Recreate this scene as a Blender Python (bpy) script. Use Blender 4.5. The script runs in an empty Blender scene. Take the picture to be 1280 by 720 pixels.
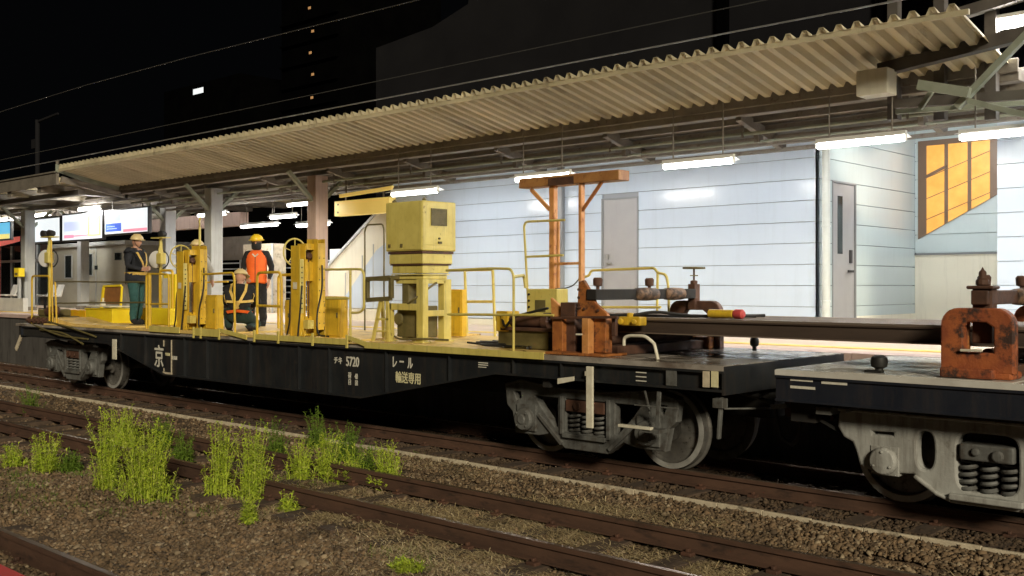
import bpy, bmesh, math, random
import numpy as np
from mathutils import Vector, Matrix, noise
random.seed(7)
S = bpy.context.scene
C = S.collection
PI = math.pi

# ------------------------------------------------------------------ frame of reference
# X runs along the tracks, Y away from the camera, Z up from the rail top (z = 0).
FL, TH = 1300.0, math.atan2(1300.0, 1390.0)
CA, SA = math.sin(math.pi/2-TH+0), math.cos(math.pi/2-TH)
CT, ST = 1390.0/math.hypot(1390, 1300), 1300.0/math.hypot(1390, 1300)   # sin, cos of the angle between view and -X
VX, VY = -ST, CT          # view direction
RX, RY = CT, ST           # right direction
CH, HOR = 2.0, 357.0
def XY(px, Y):            # world x seen at column px (1280 wide) on the plane y = Y
    u = px-640.0
    return Y*(VX*FL+RX*u)/(VY*FL+RY*u)
def ZZ(px, py, Y):
    u = px-640.0
    return CH-(py-HOR)*Y/(VY*FL+RY*u)
def GP(px, py, z=-0.18):  # ground point seen at a pixel
    rate = (py-HOR)/(px-640+1390.0)
    Y = (CH-z)*RY/rate
    return XY(px, Y), Y

# ------------------------------------------------------------------ materials
MATS = {}
def M(name, c1, c2=None, rough=.5, metal=0., scale=4., bump=0., bscale=40., stretch=(1,1,1), lo=.35, hi=.65,
      c3=None, c3amt=.6, c3scale=9., emit=None, estr=0., rough2=None, spec=.5, coat=0., trans=0., contrast_detail=6., streak=None, samt=.56, sstr=.6, island=None):
    m = bpy.data.materials.new(name); m.use_nodes = True
    nt = m.node_tree; N = nt.nodes; L = nt.links
    b = N['Principled BSDF']
    b.inputs['Roughness'].default_value = rough; b.inputs['Metallic'].default_value = metal
    b.inputs['Specular IOR Level'].default_value = spec
    b.inputs['Coat Weight'].default_value = coat
    b.inputs['Base Color'].default_value = (*c1, 1)
    tc = N.new('ShaderNodeNewGeometry')
    mp = N.new('ShaderNodeMapping'); mp.inputs['Scale'].default_value = stretch
    L.new(tc.outputs['Position'], mp.inputs['Vector'])
    def nz(sc, det=6., rgh=.6):
        n = N.new('ShaderNodeTexNoise'); n.inputs['Scale'].default_value = sc
        n.inputs['Detail'].default_value = det; n.inputs['Roughness'].default_value = rgh
        L.new(mp.outputs[0], n.inputs['Vector']); return n
    def ramp(src, a, z):
        r = N.new('ShaderNodeMapRange'); r.inputs[1].default_value = a; r.inputs[2].default_value = z
        L.new(src, r.inputs[0]); return r.outputs[0]
    def mix(fac, A, Bc):
        x = N.new('ShaderNodeMix'); x.data_type = 'RGBA'
        L.new(fac, x.inputs[0])
        if isinstance(A, tuple): x.inputs[6].default_value = (*A, 1)
        else: L.new(A, x.inputs[6])
        if isinstance(Bc, tuple): x.inputs[7].default_value = (*Bc, 1)
        else: L.new(Bc, x.inputs[7])
        return x.outputs[2]
    if c2:
        n1 = nz(scale, contrast_detail)
        f = ramp(n1.outputs[0], lo, hi)
        col = mix(f, c1, c2)
        if c3:
            n2 = nz(c3scale, 8., .7)
            f3 = ramp(n2.outputs[0], c3amt-.06, c3amt+.06)
            col = mix(f3, col, c3)
        if island:
            ri = N.new('ShaderNodeValToRGB'); el = ri.color_ramp.elements
            cs_ = island; el[0].color = (*cs_[0], 1); el[1].color = (*cs_[-1], 1); el[1].position = 1
            for q in range(1, len(cs_)-1):
                e = el.new(q/(len(cs_)-1)); e.color = (*cs_[q], 1)
            L.new(tc.outputs['Random Per Island'], ri.inputs[0])
            half = N.new('ShaderNodeValue'); half.outputs[0].default_value = .7
            col = mix(half.outputs[0], col, ri.outputs[0])
            npch = nz(2.2, 6., .7); col = mix(ramp(npch.outputs[0], .5, .72), col, tuple(.5*q_ for q_ in island[1]))
        if streak:
            mp2 = N.new('ShaderNodeMapping'); mp2.inputs['Scale'].default_value = (3.2, 3.2, .28); L.new(tc.outputs['Position'], mp2.inputs['Vector'])
            n4 = N.new('ShaderNodeTexNoise'); n4.inputs['Scale'].default_value = 3.; n4.inputs['Detail'].default_value = 7; n4.inputs['Roughness'].default_value = .72
            L.new(mp2.outputs[0], n4.inputs['Vector'])
            q = N.new('ShaderNodeMapRange'); q.inputs[1].default_value = samt-.08; q.inputs[2].default_value = samt+.12; q.inputs[4].default_value = sstr
            L.new(n4.outputs[0], q.inputs[0]); col = mix(q.outputs[0], col, streak)
        L.new(col, b.inputs['Base Color'])
        if rough2 is not None:
            r = N.new('ShaderNodeMapRange'); r.inputs[1].default_value = lo; r.inputs[2].default_value = hi
            r.inputs[3].default_value = rough; r.inputs[4].default_value = rough2
            L.new(n1.outputs[0], r.inputs[0]); L.new(r.outputs[0], b.inputs['Roughness'])
    if bump:
        nb = nz(bscale, 5.)
        bn = N.new('ShaderNodeBump'); bn.inputs['Strength'].default_value = bump; bn.inputs['Distance'].default_value = .01
        L.new(nb.outputs[0], bn.inputs['Height']); L.new(bn.outputs[0], b.inputs['Normal'])
    if emit:
        b.inputs['Emission Color'].default_value = (*emit, 1); b.inputs['Emission Strength'].default_value = estr
    MATS[name] = m
    return m
M('ballast', (.10,.064,.036), (.2,.135,.08), .95, scale=14, bump=1., bscale=60, c3=(.04,.027,.018), c3amt=.55, c3scale=2.2)
M('stone', (.26,.175,.105), (.12,.08,.05), .9, scale=7, lo=.42, hi=.58, c3=(.42,.34,.24), c3amt=.63, c3scale=5, island=[(.03,.022,.013),(.15,.1,.052),(.24,.16,.085),(.09,.06,.035),(.42,.34,.22)])
M('dark_stone', (.085,.055,.03), (.045,.03,.018), .9, scale=9, lo=.42, hi=.58, c3=(.1,.07,.045), c3amt=.66, c3scale=5, island=[(.03,.02,.014),(.09,.055,.03),(.13,.09,.055),(.05,.035,.022)])
M('big_stone', (.3,.23,.14), (.2,.15,.09), .9, scale=18, bump=.4)
M('rail_rust', (.065,.034,.022), (.105,.055,.035), .75, scale=6, bump=.3, stretch=(.3,1,1), c3=(.035,.02,.014), c3amt=.6)
M('rail_head', (.17,.12,.09), (.3,.23,.17), .38, metal=.7, scale=3, stretch=(.2,1,1))
M('sleeper_wood', (.05,.033,.024), (.11,.075,.05), .95, scale=5, stretch=(3,.6,1), bump=.6, bscale=25, c3=(.02,.015,.012), c3amt=.62)
M('kerb', (.66,.58,.43), (.48,.41,.3), .9, scale=6, bump=.6, bscale=30, c3=(.12,.1,.07), c3amt=.62, c3scale=4)
M('straw', (.62,.5,.27), (.42,.32,.15), .9, scale=8, island=[(.6,.48,.27),(.4,.3,.15),(.7,.6,.38),(.25,.17,.09)])
M('weed', (.42,.54,.04), (.24,.38,.03), .7, scale=5, lo=.4, hi=.6, island=[(.38,.52,.03),(.52,.66,.04),(.62,.68,.07),(.28,.42,.025),(.6,.54,.2)])
M('weed_dark', (.12,.22,.02), (.07,.15,.015), .75, scale=5, island=[(.1,.19,.015),(.16,.27,.02),(.22,.3,.03)])
M('black_paint', (.012,.014,.017), (.02,.022,.024), .42, scale=3, bump=.12, bscale=14, c3=(.04,.03,.022), c3amt=.68, c3scale=6, streak=(.075,.052,.035), samt=.56, sstr=.28)
M('navy_paint', (.012,.015,.024), (.02,.023,.032), .4, scale=3, bump=.12, bscale=14, c3=(.045,.035,.03), c3amt=.69, c3scale=6, streak=(.07,.052,.04), samt=.57, sstr=.25)
M('under_black', (.01,.01,.01), (.022,.018,.014), .8, scale=6)
M('wet_deck', (.14,.11,.09), (.42,.39,.35), .1, scale=2.4, bump=.12, bscale=9, rough2=.45, c3=(.42,.39,.35), c3amt=.62, c3scale=3., stretch=(.7,1.6,1))
M('pale_deck', (.66,.65,.61), (.5,.48,.44), .14, scale=3, bump=.05, bscale=12, rough2=.4, c3=(.2,.17,.13), c3amt=.68, c3scale=2.5)
M('yellow_floor', (.82,.6,.2), (.68,.46,.14), .6, scale=3, bump=.3, c3=(.32,.2,.09), c3amt=.6, c3scale=4)
M('yellow', (.74,.49,.035), (.6,.38,.03), .42, scale=5, bump=.1, c3=(.26,.15,.03), c3amt=.67, c3scale=12, streak=(.16,.09,.03), samt=.6, sstr=.6)
M('pale_yellow', (.68,.58,.17), (.58,.48,.12), .45, scale=4, bump=.1, c3=(.25,.19,.05), c3amt=.68, c3scale=10, streak=(.14,.11,.05), samt=.6, sstr=.45)
M('bright_yellow', (.85,.68,.02), (.8,.6,.02), .5, scale=6)
M('orange_yellow', (.85,.4,.01), (.8,.5,.01), .5, scale=6)
M('dark_olive', (.1,.085,.03), (.16,.13,.05), .6, scale=6, bump=.2)
M('orange_rust', (.46,.17,.04), (.26,.085,.025), .6, scale=6, bump=.35, c3=(.08,.035,.02), c3amt=.56, c3scale=7)
M('orange_post', (.68,.34,.13), (.55,.24,.07), .55, scale=6, bump=.2, c3=(.3,.1,.04), c3amt=.62, c3scale=9)
M('orange_header', (.42,.21,.07), (.3,.13,.045), .6, scale=4, bump=.2, c3=(.2,.08,.03), c3amt=.6, c3scale=7)
M('red_brown', (.42,.12,.035), (.26,.065,.025), .7, scale=5, bump=.5, c3=(.05,.025,.018), c3amt=.54, c3scale=6)
M('dark_rust', (.06,.03,.02), (.11,.05,.03), .7, scale=8, bump=.4)
M('load_rail', (.07,.05,.04), (.12,.085,.066), .6, metal=.35, scale=3, stretch=(.15,1,1), bump=.2)  # darkened so the web looks shaded below the head
M('load_rail_highlight', (.3,.24,.19), (.2,.15,.12), .45, metal=.5, scale=3, stretch=(.2,1,1))  # lighter than the rail body, paints the highlight on head and foot
M('cast_grey', (.15,.155,.15), (.09,.09,.085), .6, scale=7, bump=.35, c3=(.06,.05,.042), c3amt=.62, c3scale=7, streak=(.05,.04,.03), samt=.54, sstr=.6)
M('cast_pale', (.42,.43,.41), (.33,.33,.31), .6, scale=5, bump=.35, c3=(.15,.14,.12), c3amt=.66, c3scale=5, streak=(.1,.085,.07), samt=.55, sstr=.6)
M('wheel_steel', (.16,.155,.145), (.24,.23,.21), .5, metal=.5, scale=8, c3=(.05,.04,.03), c3amt=.6)
M('wheel_rim', (.5,.5,.48), (.36,.36,.34), .45, metal=.3, scale=8)
M('white_paint', (.75,.72,.6), (.62,.58,.46), .5, scale=10, c3=(.3,.27,.2), c3amt=.68)
M('letter_white', (.72,.7,.62), (.6,.58,.5), .6, scale=30)
M('letter_cream', (.75,.72,.45), (.66,.6,.36), .6, scale=30)
M('black_rubber', (.012,.012,.012), None, .6)
M('steel', (.45,.45,.44), (.36,.36,.35), .35, metal=.7, scale=20)
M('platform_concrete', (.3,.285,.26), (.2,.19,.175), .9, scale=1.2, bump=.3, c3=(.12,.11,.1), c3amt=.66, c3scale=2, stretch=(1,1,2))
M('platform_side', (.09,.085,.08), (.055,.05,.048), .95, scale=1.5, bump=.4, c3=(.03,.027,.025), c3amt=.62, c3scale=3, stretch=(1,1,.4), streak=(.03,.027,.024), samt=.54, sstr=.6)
M('platform_floor', (.62,.5,.4), (.52,.42,.34), .7, scale=1.5)
M('platform_lip', (.55,.42,.38), (.45,.33,.3), .7, scale=3)
M('tactile', (.75,.55,.12), (.65,.46,.1), .7, scale=5)
M('wall_panel', (.54,.635,.76), (.515,.61,.735), .16, scale=.6, spec=.6, bump=.03, bscale=2.5, c3=(.52,.615,.74), c3amt=.7, c3scale=1.3, streak=(.3,.36,.42), samt=.6, sstr=.15)
M('wall_teal', (.49,.58,.6), (.465,.55,.57), .2, scale=.6, spec=.6, bump=.03, bscale=2.5, streak=(.3,.36,.38), samt=.6, sstr=.15)
M('joint', (.26,.28,.3), None, .9)
M('cream_panel', (.72,.7,.58), (.68,.655,.54), .45, scale=1.3, streak=(.4,.38,.3), samt=.6, sstr=.3)
M('door_grey', (.33,.33,.34), (.3,.3,.31), .35, scale=2, streak=(.2,.2,.2), samt=.6, sstr=.3)
M('door_frame', (.2,.21,.22), None, .4)
M('dark_glass', (.02,.025,.025), None, .08)
M('pipe_white', (.6,.64,.62), (.52,.56,.54), .4, scale=4)
M('window_glow', (.4,.2,.05), (.5,.28,.08), .4, emit=(1.,.40,.05), estr=.26)
M('bronze_frame', (.14,.09,.06), None, .45)
M('soffit_cream', (.8,.72,.48), (.7,.62,.4), .6, scale=.8)
M('roof_cream', (.56,.5,.34), (.36,.32,.21), .65, scale=.35, stretch=(2.4,.4,1), c3=(.22,.18,.12), c3amt=.62, c3scale=.8)
M('roof_steel', (.2,.18,.15), (.14,.125,.105), .6, scale=3, bump=.1, c3=(.1,.07,.05), c3amt=.63)
M('roof_pale_steel', (.3,.33,.27), (.22,.25,.2), .6, scale=3)
M('roof_dark', (.1,.09,.08), (.07,.06,.055), .7, scale=3)
M('pillar_grey', (.42,.44,.45), (.36,.38,.39), .5, scale=2, streak=(.2,.2,.19), samt=.58, sstr=.5)
M('pillar_pink', (.55,.42,.38), (.5,.38,.34), .5, scale=2, streak=(.25,.18,.15), samt=.58, sstr=.5)
M('tube', (1,1,1), None, .5, emit=(1.,.975,.93), estr=56)
M('fixture', (.6,.6,.58), None, .4)
M('kiosk_wall', (.34,.33,.27), (.29,.28,.23), .6, scale=1, bump=.1)
M('screen_white', (.7,.7,.7), None, .4, emit=(.9,.97,1.), estr=.34)
M('screen_blue', (.1,.2,.6), None, .4, emit=(.06,.14,.75), estr=.34)
M('screen_sky', (.2,.6,.8), None, .4, emit=(.15,.55,.85), estr=.34)
M('screen_pink', (.8,.3,.4), None, .4, emit=(.95,.3,.4), estr=.34)
M('screen_yellow', (.8,.7,.2), None, .4, emit=(.95,.8,.25), estr=.34)
M('screen_lilac', (.6,.65,.9), None, .4, emit=(.6,.68,.95), estr=.34)
M('black_frame', (.02,.02,.022), None, .5)
M('sign_yellow', (.8,.65,.2), None, .5, emit=(1.,.66,.15), estr=.12)
M('red_awning', (.75,.16,.14), (.68,.14,.12), .6, scale=3)
M('seat_white', (.6,.6,.58), (.5,.5,.5), .5, scale=3)
M('far_dark', (.0012,.0012,.0014), (.002,.002,.002), 1., scale=.4, spec=.0)
M('far_dark_2', (.013,.013,.015), (.017,.017,.019), 1., scale=.3, spec=.0)
M('lit_window', (.6,.4,.2), None, .5, emit=(1.,.4,.15), estr=.06)
M('lit_window_white', (.7,.7,.7), None, .5, emit=(.8,.9,.95), estr=.3)
M('wire', (.35,.35,.35), None, .4, metal=.5)
M('wire_dark', (.06,.06,.06), None, .5)
M('red_paint', (.7,.09,.09), (.6,.08,.08), .6, scale=8, bump=.2)
M('skin', (.5,.28,.19), (.45,.24,.16), .55, scale=20)
M('hair', (.02,.015,.012), None, .7)
M('navy_cloth', (.012,.014,.02), (.02,.022,.03), .9, scale=20, bump=.8, bscale=25)
M('teal_cloth', (.02,.075,.075), (.03,.1,.1), .9, scale=12, bump=.8, bscale=25)
M('dark_green_cloth', (.012,.03,.025), (.02,.042,.036), .9, scale=12, bump=.8, bscale=25)
M('black_cloth', (.01,.01,.011), (.018,.018,.02), .9, scale=12, bump=.8, bscale=25)
M('grey_cloth', (.42,.42,.4), (.34,.34,.33), .85, scale=12, bump=.8, bscale=25)
M('orange_vest', (.95,.17,.02), (.85,.13,.02), .7, scale=9, bump=.5, bscale=25)
M('webbing', (.75,.52,.14), (.62,.42,.1), .7, scale=30)
M('helmet_yellow', (.85,.6,.03), (.8,.55,.03), .3, scale=9)
M('helmet_cream', (.72,.58,.3), (.66,.52,.26), .4, scale=9)
M('worn_tan', (.2,.12,.07), (.045,.028,.02), .7, scale=9, bump=.5, lo=.42, hi=.56)
M('mirror', (.8,.8,.8), None, .3, metal=.2)
M('brown_panel', (.3,.14,.05), (.22,.1,.04), .5, scale=8)
M('eye_white', (.7,.7,.68), None, .3)
M('lamp_glass', (1,1,1), None, .3, emit=(1.,.9,.7), estr=6)

# ------------------------------------------------------------------ building blocks
LOC = {}                                     # world position of every root
def tag(o, label=None, cat=None, group=None, kind=None):
    if label: o['label'] = label
    if cat: o['category'] = cat
    if group: o['group'] = group
    if kind: o['kind'] = kind
    return o
def thing(name, label, cat, loc=(0,0,0), group=None):
    o = bpy.data.objects.new(name, None); C.objects.link(o)
    o.location = loc; o.empty_display_size = .2
    LOC[o.name] = Vector(loc)
    return tag(o, label, cat, group)

class MB:
    """collects shapes in world coordinates, builds one mesh object"""
    def __init__(self): self.v = []; self.f = []; self.mi = []; self.cur = 0
    def add(self, vs, fs):
        n = len(self.v); self.v += [tuple(p) for p in vs]
        self.f += [tuple(i+n for i in f) for f in fs]; self.mi += [self.cur]*len(fs); return self
    def box(self, x0, x1, y0, y1, z0, z1):
        x0,x1 = sorted((x0,x1)); y0,y1 = sorted((y0,y1)); z0,z1 = sorted((z0,z1))
        return self.add([(x0,y0,z0),(x1,y0,z0),(x1,y1,z0),(x0,y1,z0),(x0,y0,z1),(x1,y0,z1),(x1,y1,z1),(x0,y1,z1)],
            [(0,3,2,1),(4,5,6,7),(0,1,5,4),(1,2,6,5),(2,3,7,6),(3,0,4,7)])
    def prism(self, pts, axis, a, b):
        """polygon pts extruded along axis ('x','y','z') from a to b"""
        def mk(p, q):
            if axis == 'y': return (p[0], q, p[1])
            if axis == 'x': return (q, p[0], p[1])
            return (p[0], p[1], q)
        n = len(pts)
        vs = [mk(p, a) for p in pts]+[mk(p, b) for p in pts]
        return self.add(vs, [tuple(range(n))[::-1], tuple(range(n, 2*n))]+[(i, (i+1)%n, n+(i+1)%n, n+i) for i in range(n)])
    def bar(self, p, q, w, h=None, up=(0,0,1)):
        """rectangular bar from p to q"""
        h = h or w; p = Vector(p); q = Vector(q); d = (q-p).normalized(); u = Vector(up)
        if abs(d.dot(u)) > .98: u = Vector((1,0,0))
        s = d.cross(u).normalized(); u = s.cross(d).normalized()
        vs = [e+s*a*w/2+u*b*h/2 for e in (p,q) for a,b in ((-1,-1),(1,-1),(1,1),(-1,1))]
        return self.add(vs, [(0,1,2,3),(7,6,5,4),(0,4,5,1),(1,5,6,2),(2,6,7,3),(3,7,4,0)])
    def tube(self, pts, r, n=10, cap=True):
        pts = [Vector(p) for p in pts]
        rs = r if isinstance(r, (list, tuple)) else [r]*len(pts)
        d0 = (pts[1]-pts[0]).normalized()
        u = Vector((0,0,1)) if abs(d0.z) < .9 else Vector((1,0,0))
        s = d0.cross(u).normalized(); rings = []
        for i, p in enumerate(pts):
            a = (pts[i]-pts[i-1]).normalized() if i else d0
            b = (pts[i+1]-pts[i]).normalized() if i < len(pts)-1 else a
            d = (a+b); d = d.normalized() if d.length > 1e-6 else a
            s = (s-d*s.dot(d)); s = s.normalized() if s.length > 1e-6 else d.orthogonal().normalized()
            t = d.cross(s)
            k = 1/max(.5, d.dot(b))
            rings.append([p+(s*math.cos(2*PI*j/n)+t*math.sin(2*PI*j/n))*rs[i]*k for j in range(n)])
        vs = [v for rg in rings for v in rg]; fs = []
        for i in range(len(rings)-1):
            for j in range(n):
                fs.append((i*n+j, i*n+(j+1)%n, (i+1)*n+(j+1)%n, (i+1)*n+j))
        if cap: fs += [tuple(range(n))[::-1], tuple(range((len(rings)-1)*n, len(rings)*n))]
        return self.add(vs, fs)
    def lathe(self, c, axis, prof, n=28):
        """prof: (radius, offset along axis)"""
        c = Vector(c); d = Vector(axis).normalized(); s = d.orthogonal().normalized(); t = d.cross(s)
        vs = [c+d*o+(s*math.cos(2*PI*j/n)+t*math.sin(2*PI*j/n))*r for r, o in prof for j in range(n)]
        fs = [(i*n+j, i*n+(j+1)%n, (i+1)*n+(j+1)%n, (i+1)*n+j) for i in range(len(prof)-1) for j in range(n)]
        fs += [tuple(range(n))[::-1], tuple(range((len(prof)-1)*n, len(prof)*n))]
        return self.add(vs, fs)
    def build(self, name, mat, parent=None, bevel=0., smooth=False, label=None, origin=None, flip=None):
        me = bpy.data.meshes.new(name)
        off = Vector((0,0,0))
        if parent is not None:
            p = parent
            while p is not None:
                off = off+p.location; p = p.parent
        elif origin is not None: off = Vector(origin)
        else:
            xs = [v[0] for v in self.v]; ys = [v[1] for v in self.v]; zs = [v[2] for v in self.v]
            off = Vector(((min(xs)+max(xs))/2, (min(ys)+max(ys))/2, min(zs)))
        me.from_pydata([(v[0]-off.x, v[1]-off.y, v[2]-off.z) for v in self.v], [], self.f)
        mats = mat if isinstance(mat, (list, tuple)) else [mat]
        for m in mats: me.materials.append(MATS[m])
        if len(mats) > 1: me.polygons.foreach_set('material_index', self.mi)
        bm = bmesh.new(); bm.from_mesh(me); bmesh.ops.recalc_face_normals(bm, faces=bm.faces); bm.to_mesh(me); bm.free()
        if smooth:
            me.polygons.foreach_set('use_smooth', [True]*len(me.polygons))
            me.set_sharp_from_angle(angle=math.radians(40))
        me.update()
        o = bpy.data.objects.new(name, me); C.objects.link(o)
        if parent is not None: o.parent = parent
        else: o.location = off
        if bevel:
            b = o.modifiers.new('bevel', 'BEVEL'); b.width = bevel; b.segments = 2; b.limit_method = 'ANGLE'; b.angle_limit = math.radians(50)
            b.use_clamp_overlap = True
        if label: o['label'] = label
        return o

def rounded(pts, r, seg=4, closed=False):
    """round the corners of a polyline"""
    pts = [Vector(p) for p in pts]; out = [pts[0]]
    for i in range(1, len(pts)-1):
        a, b, c = pts[i-1], pts[i], pts[i+1]
        d1 = (a-b); d2 = (c-b); rr = min(r, d1.length*.45, d2.length*.45)
        p, q = b+d1.normalized()*rr, b+d2.normalized()*rr
        for k in range(seg+1):
            t = k/seg; out.append(p*(1-t)**2+b*2*t*(1-t)+q*t*t)
    out.append(pts[-1]); return out

def plate(name, outer, holes, y0, y1, mat, parent, bevel=.008, extra=None):
    """flat casting in the XZ plane, outline and holes, between y0 and y1 (world); returns mesh object"""
    cu = bpy.data.curves.new('tmp', 'CURVE'); cu.dimensions = '2D'; cu.fill_mode = 'BOTH'
    for pl in [outer]+holes:
        sp = cu.splines.new('POLY'); sp.points.add(len(pl)-1); sp.use_cyclic_u = True
        for i, p in enumerate(pl): sp.points[i].co = (p[0], p[1], 0, 1)
    cu.extrude = abs(y1-y0)/2-bevel; cu.bevel_depth = bevel; cu.bevel_resolution = 1
    tmp = bpy.data.objects.new('tmp', cu); C.objects.link(tmp)
    bpy.context.view_layer.update()
    dg = bpy.context.evaluated_depsgraph_get()
    me = bpy.data.meshes.new_from_object(tmp.evaluated_get(dg))
    bpy.data.objects.remove(tmp)
    mb = MB()
    ym = (y0+y1)/2
    mb.add([(v.co.x, ym-v.co.z, v.co.y) for v in me.vertices], [tuple(p.vertices) for p in me.polygons])
    if extra: extra(mb)
    return mb.build(name, mat, parent)

def lettering(text, x, y, z, size, mat, parent, name='lettering', sx=1.0, bold=0.004, rot=(PI/2,0,0), align='CENTER'):
    cu = bpy.data.curves.new('tmp', 'FONT'); cu.body = text; cu.size = size
    cu.align_x = align; cu.align_y = 'CENTER'; cu.extrude = .0008
    tmp = bpy.data.objects.new('tmp', cu); C.objects.link(tmp)
    bpy.context.view_layer.update()
    dg = bpy.context.evaluated_depsgraph_get()
    me = bpy.data.meshes.new_from_object(tmp.evaluated_get(dg))
    bpy.data.objects.remove(tmp)
    R = Matrix.Rotation(rot[2], 4, 'Z') @ Matrix.Rotation(rot[0], 4, 'X')
    mb = MB()
    for k, (dx, dz) in enumerate(((0,0),(-1,0),(1,0),(0,.8),(0,-.8))):
        mb.add([R @ Vector((v.co.x*sx+dx*bold*.55, v.co.y+dz*bold*.55, v.co.z-k*.0004))+Vector((x, y, z)) for v in me.vertices], [tuple(p.vertices) for p in me.polygons])
    return mb.build(name, mat, parent)

def arc(cx, cz, r, a0, a1, n=8, rz=None):
    rz = rz or r
    return [(cx+r*math.cos(math.radians(a0+(a1-a0)*i/n)), cz+rz*math.sin(math.radians(a0+(a1-a0)*i/n))) for i in range(n+1)]

def copy_tree(o, parent=None, delta=None):
    c = o.copy(); C.objects.link(c); c.parent = parent
    if delta is not None: c.location = o.location+Vector(delta)
    for ch in list(o.children): copy_tree(ch, c)
    return c

# ------------------------------------------------------------------ GROUND
def gz(x, y):
    """ground height under the tracks"""
    z = -.215
    z += .045*noise.noise(Vector((x*.5, y*.5, 1.3)))+.022*noise.noise(Vector((x*1.9, y*1.9, 4.1)))
    if y < 4.3 and y > 1.5: z += .02
    if 8.2 < y <= 8.79: z = -.2+.025*(y-8.2)/.59+.012*noise.noise(Vector((x*2, y*2, 0)))
    if 8.79 < y < 11.7: z = -.19+.012*noise.noise(Vector((x*2, y*2, 0)))
    if y > 11.7: z = -.25
    return z
def grid_ground():
    xs = np.concatenate([np.linspace(-400, -45, 14, endpoint=False), np.linspace(-45, 4, 300), np.linspace(6, 200, 8)])
    ys = np.concatenate([np.linspace(-60, 1, 6, endpoint=False), np.linspace(1, 12, 84), np.linspace(13, 500, 14)])
    v = [(x, y, gz(x, y)) for y in ys for x in xs]; nx = len(xs)
    f = [(j*nx+i, j*nx+i+1, (j+1)*nx+i+1, (j+1)*nx+i) for j in range(len(ys)-1) for i in range(nx-1)]
    mb = MB(); mb.add(v, f)
    o = mb.build('ground', 'ballast', smooth=True, origin=(0,0,0)); o['kind'] = 'structure'
grid_ground()

def rocks(name, n, sampler, size, mat, seed):
    """crushed stones, one mesh"""
    rng = np.random.default_rng(seed)
    base = np.array([(1,0,0),(-1,0,0),(0,1,0),(0,-1,0),(0,0,1),(0,0,-1)], float)
    tris = np.array([(0,2,4),(2,1,4),(1,3,4),(3,0,4),(2,0,5),(1,2,5),(3,1,5),(0,3,5)])
    P = np.array([sampler(rng) for _ in range(n)])
    n = len(P)
    sc = rng.uniform(.45, 1., (n,1,1))*size*rng.uniform(.6, 1.15, (n,1,3))*np.array([1,1,.72])
    V = base[None]*(1+rng.uniform(-.38, .38, (n,6,1)))+rng.uniform(-.25, .25, (n,6,3))
    V = V*sc
    a = rng.uniform(0, 2*PI, n); ca, sa = np.cos(a)[:,None], np.sin(a)[:,None]
    X = V[...,0]*ca-V[...,1]*sa; Y = V[...,0]*sa+V[...,1]*ca
    b = rng.uniform(-.7, .7, n); cb, sb = np.cos(b)[:,None], np.sin(b)[:,None]
    Z = V[...,2]*cb+X*sb; X = X*cb-V[...,2]*sb
    V = np.stack([X, Y, Z], -1)+P[:,None,:]
    F = (tris[None]+(np.arange(n)*6)[:,None,None]).reshape(-1, 3)
    me = bpy.data.meshes.new(name)
    me.vertices.add(n*6); me.vertices.foreach_set('co', V.reshape(-1).astype(np.float32))
    me.loops.add(len(F)*3); me.loops.foreach_set('vertex_index', F.reshape(-1).astype(np.int32))
    me.polygons.add(len(F)); me.polygons.foreach_set('loop_start', np.arange(0, len(F)*3, 3, dtype=np.int32))
    me.materials.append(MATS[mat]); me.update(); me.validate()
    o = bpy.data.objects.new(name, me); C.objects.link(o); o['kind'] = 'stuff'
    return o
def visible_x(Y, rng, lo=-30, hi=700):
    px = rng.uniform(lo, 1310); return XY(px, Y)
def samp_near(rng):
    # even on screen: choose a row of the picture, then a column
    while True:
        px = rng.uniform(-20, 1300); py = rng.uniform(470, 745)
        x, y = GP(px, py, -.2)
        if 1.4 < y < 8.79 and x > -48:
            if 5.98 < y < 7.28 and rng.uniform() < .35: continue
            return (x, y, gz(x, y)+rng.uniform(-.008, .016))
def samp_main(rng):
    while True:
        px = rng.uniform(-20, 1300); py = rng.uniform(440, 700)
        x, y = GP(px, py, -.2)
        if 8.87 < y < 11.8 and x > -48: return (x, y, gz(x, y)+rng.uniform(-.005, .02))
tag(rocks('gravel', 56000, samp_near, .033, 'stone', 3), 'loose reddish brown gravel over the sidings', 'gravel')
tag(rocks('gravel', 9000, samp_near, .052, 'stone', 5), 'larger brown stones strewn in the gravel of the sidings', 'gravel')
tag(rocks('ballast', 22000, samp_main, .04, 'dark_stone', 4), 'dark brown track ballast under the train', 'ballast')
# a few single pale stones
for px, py, r in ((378,705,.055), (690,600,.03), (240,640,.05), (110,655,.03), (893,697,.05), (338,646,.045), (560,598,.03)):
    x, y = GP(px, py, -.19)
    bm = bmesh.new(); bmesh.ops.create_icosphere(bm, subdivisions=3, radius=r)
    for v in bm.verts:
        v.co *= 1+.25*noise.noise(v.co*18+Vector((px,0,0))); v.co.z *= .7; v.co.x *= 1.25
    me = bpy.data.meshes.new('stone'); bm.to_mesh(me); bm.free(); me.materials.append(MATS['big_stone'])
    for p in me.polygons: p.use_smooth = True
    o = bpy.data.objects.new('stone', me); C.objects.link(o); o.location = (x, y, gz(x,y)+r*.4)
    where = {378:'largest pale tan stone on the brown gravel, in front of the siding', 690:'small pale stone between the siding rails by the straw',
             240:'pale stone on the gravel just behind the widest tall green weed', 110:'small pale stone on the gravel left of the tall green weeds',
             893:'pale stone between the rusty siding rails at the near right', 338:'pale stone in front of where the rusty rail comes out of the weeds',
             560:'small pale stone beside the far siding rail'}[px]
    tag(o, where, 'stone', 'loose pale stones')

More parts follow.
